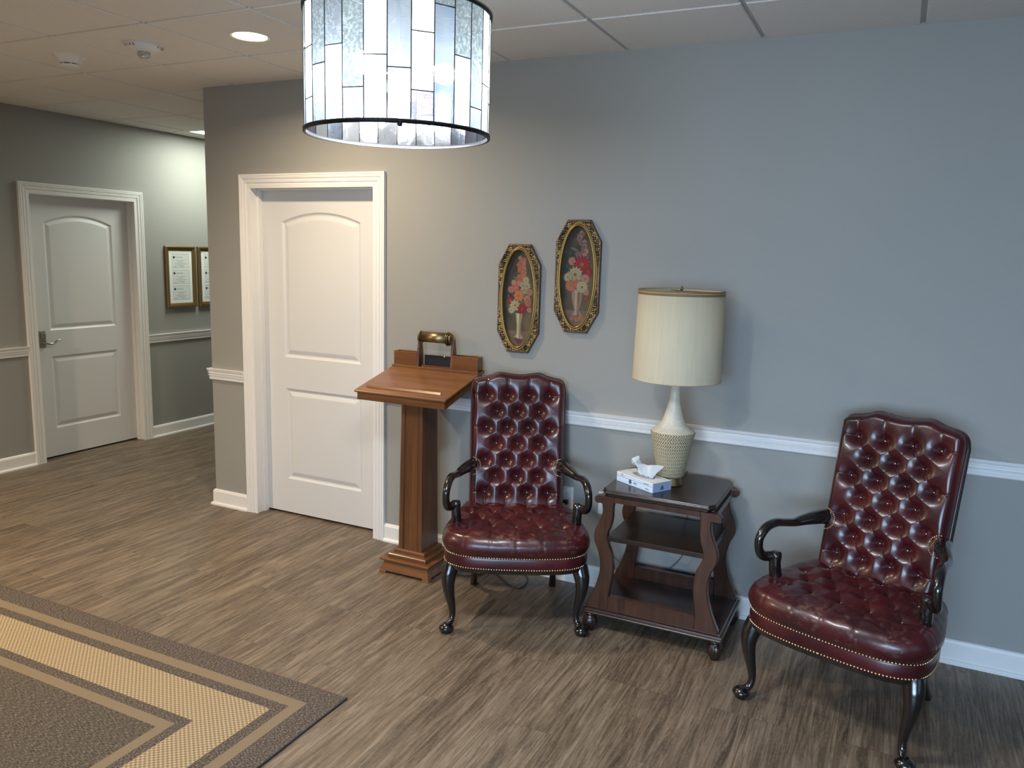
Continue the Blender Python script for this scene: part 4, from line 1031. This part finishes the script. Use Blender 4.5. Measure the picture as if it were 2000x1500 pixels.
b = MB(); b.lathe([(.001, -.013), (.005, -.012), (.006, -.006), (.005, 0)], (PR*math.cos(a0+.02), PR*math.sin(a0+.02), 0), 12); b.build('rim_screw', M['iron'], T)
for q in range(3):
    a = q*2*PI/3+.4; b = MB(); c_, s_ = math.cos(a), math.sin(a)
    b.sweep([(.078*c_, .078*s_, zc), (.095*c_, .095*s_, zc), (.125*c_, .125*s_, zc), (.142*c_, .142*s_, zc)], [(.013, .013), (.020, .020), (.027, .027), (.010, .010)], (0,0,1), 16, 4)
    o = b.build('light_bulb', M['bulb_glow'], T); o.visible_shadow = True
    l = bpy.data.lights.new('bulb_light', 'POINT'); l.energy = 25; l.color = (.92, .96, 1); l.shadow_soft_size = .045
    lo_ = bpy.data.objects.new('bulb_light', l); COL.objects.link(lo_); lo_.parent = T; lo_.location = (.118*c_, .118*s_, zc-.036)

# ------------------------------------------------------------------ outlets and cords
def outlet(label, x, z, w_, h_):
    T = thing('wall_outlet', label, 'outlet', (x, 0, z)); b = MB(); b.box((-w_/2, -.005, -h_/2), (w_/2, -.0003, h_/2)); b.build('cover_plate', M['plate'], T, bevel=.0015)
    b = MB()
    for dz_ in (-.020, .020):
        b.rings([[(.0165*math.cos(a), y, dz_+.0135*math.sin(a)) for a in np.linspace(0, 2*PI, 21)[:-1]] for y in (-.005, -.0065)], True, True, False)
    b.build('receptacle', M['plate'], T); b = MB()
    for dz_ in (-.020, .020):
        for dx_ in (-.006, .006): b.box((dx_-.001, -.0070, dz_-.002), (dx_+.001, -.0064, dz_+.006))
    b.build('slots', M['blackplastic'], T); return T
outlet('white wall outlet low behind the left armchair with cord plugged in', 2.470, .445, .072, .118)
outlet('white wall outlet low on the wall, half hidden by the side table', 2.678, .447, .072, .118)
def plug(x, z, m_, label):
    b = MB(); b.box((x-.012, -.034, z-.010), (x+.012, -.0072, z+.010)); b.sweep([(x, -.030, z), (x, -.045, z-.006)], [(.006, .006), (.003, .003)], (1,0,0), 8, 2)
    return b
def cord(pts, r, m_, label, cat='cord', pl=None):
    b = plug(pl[0], pl[1], m_, label) if pl else MB(); b.sweep(pts, [(r, r)]*len(pts), (0.3,.2,1), 8, 8); o = b.build('power_cord', m_); tag(o, label, cat); return o
cord([(1.83, -.05, .10), (1.86, -.075, .03), (1.90, -.17, .004), (1.96, -.238, .004), (2.033, -.218, .004), (2.093, -.135, .004), (2.178, -.045, .004), (2.217, -.040, .004), (2.303, -.095, .004), (2.329, -.214, .004), (2.282, -.240, .004), (2.15, -.140, .004), (2.06, -.060, .004), (2.15, -.034, .02), (2.36, -.034, .12), (2.44, -.040, .30), (2.470, -.046, .419)],
     .0028, M['blackcord'], 'black cord looping on the floor under the left armchair', pl=(2.470, .425))
cord([(3.085, -.205, .6815), (3.09, -.14, .6815), (3.09, -.058, .6835), (3.09, -.036, .670), (3.09, -.036, .55), (3.11, -.034, .40), (3.10, -.034, .28), (3.02, -.034, .17), (2.92, -.036, .14), (2.76, -.036, .18), (2.70, -.038, .33), (2.68, -.046, .461)],
     .0022, M['browncord'], 'thin brown lamp cord hanging down the wall behind the side table', pl=(2.680, .467))
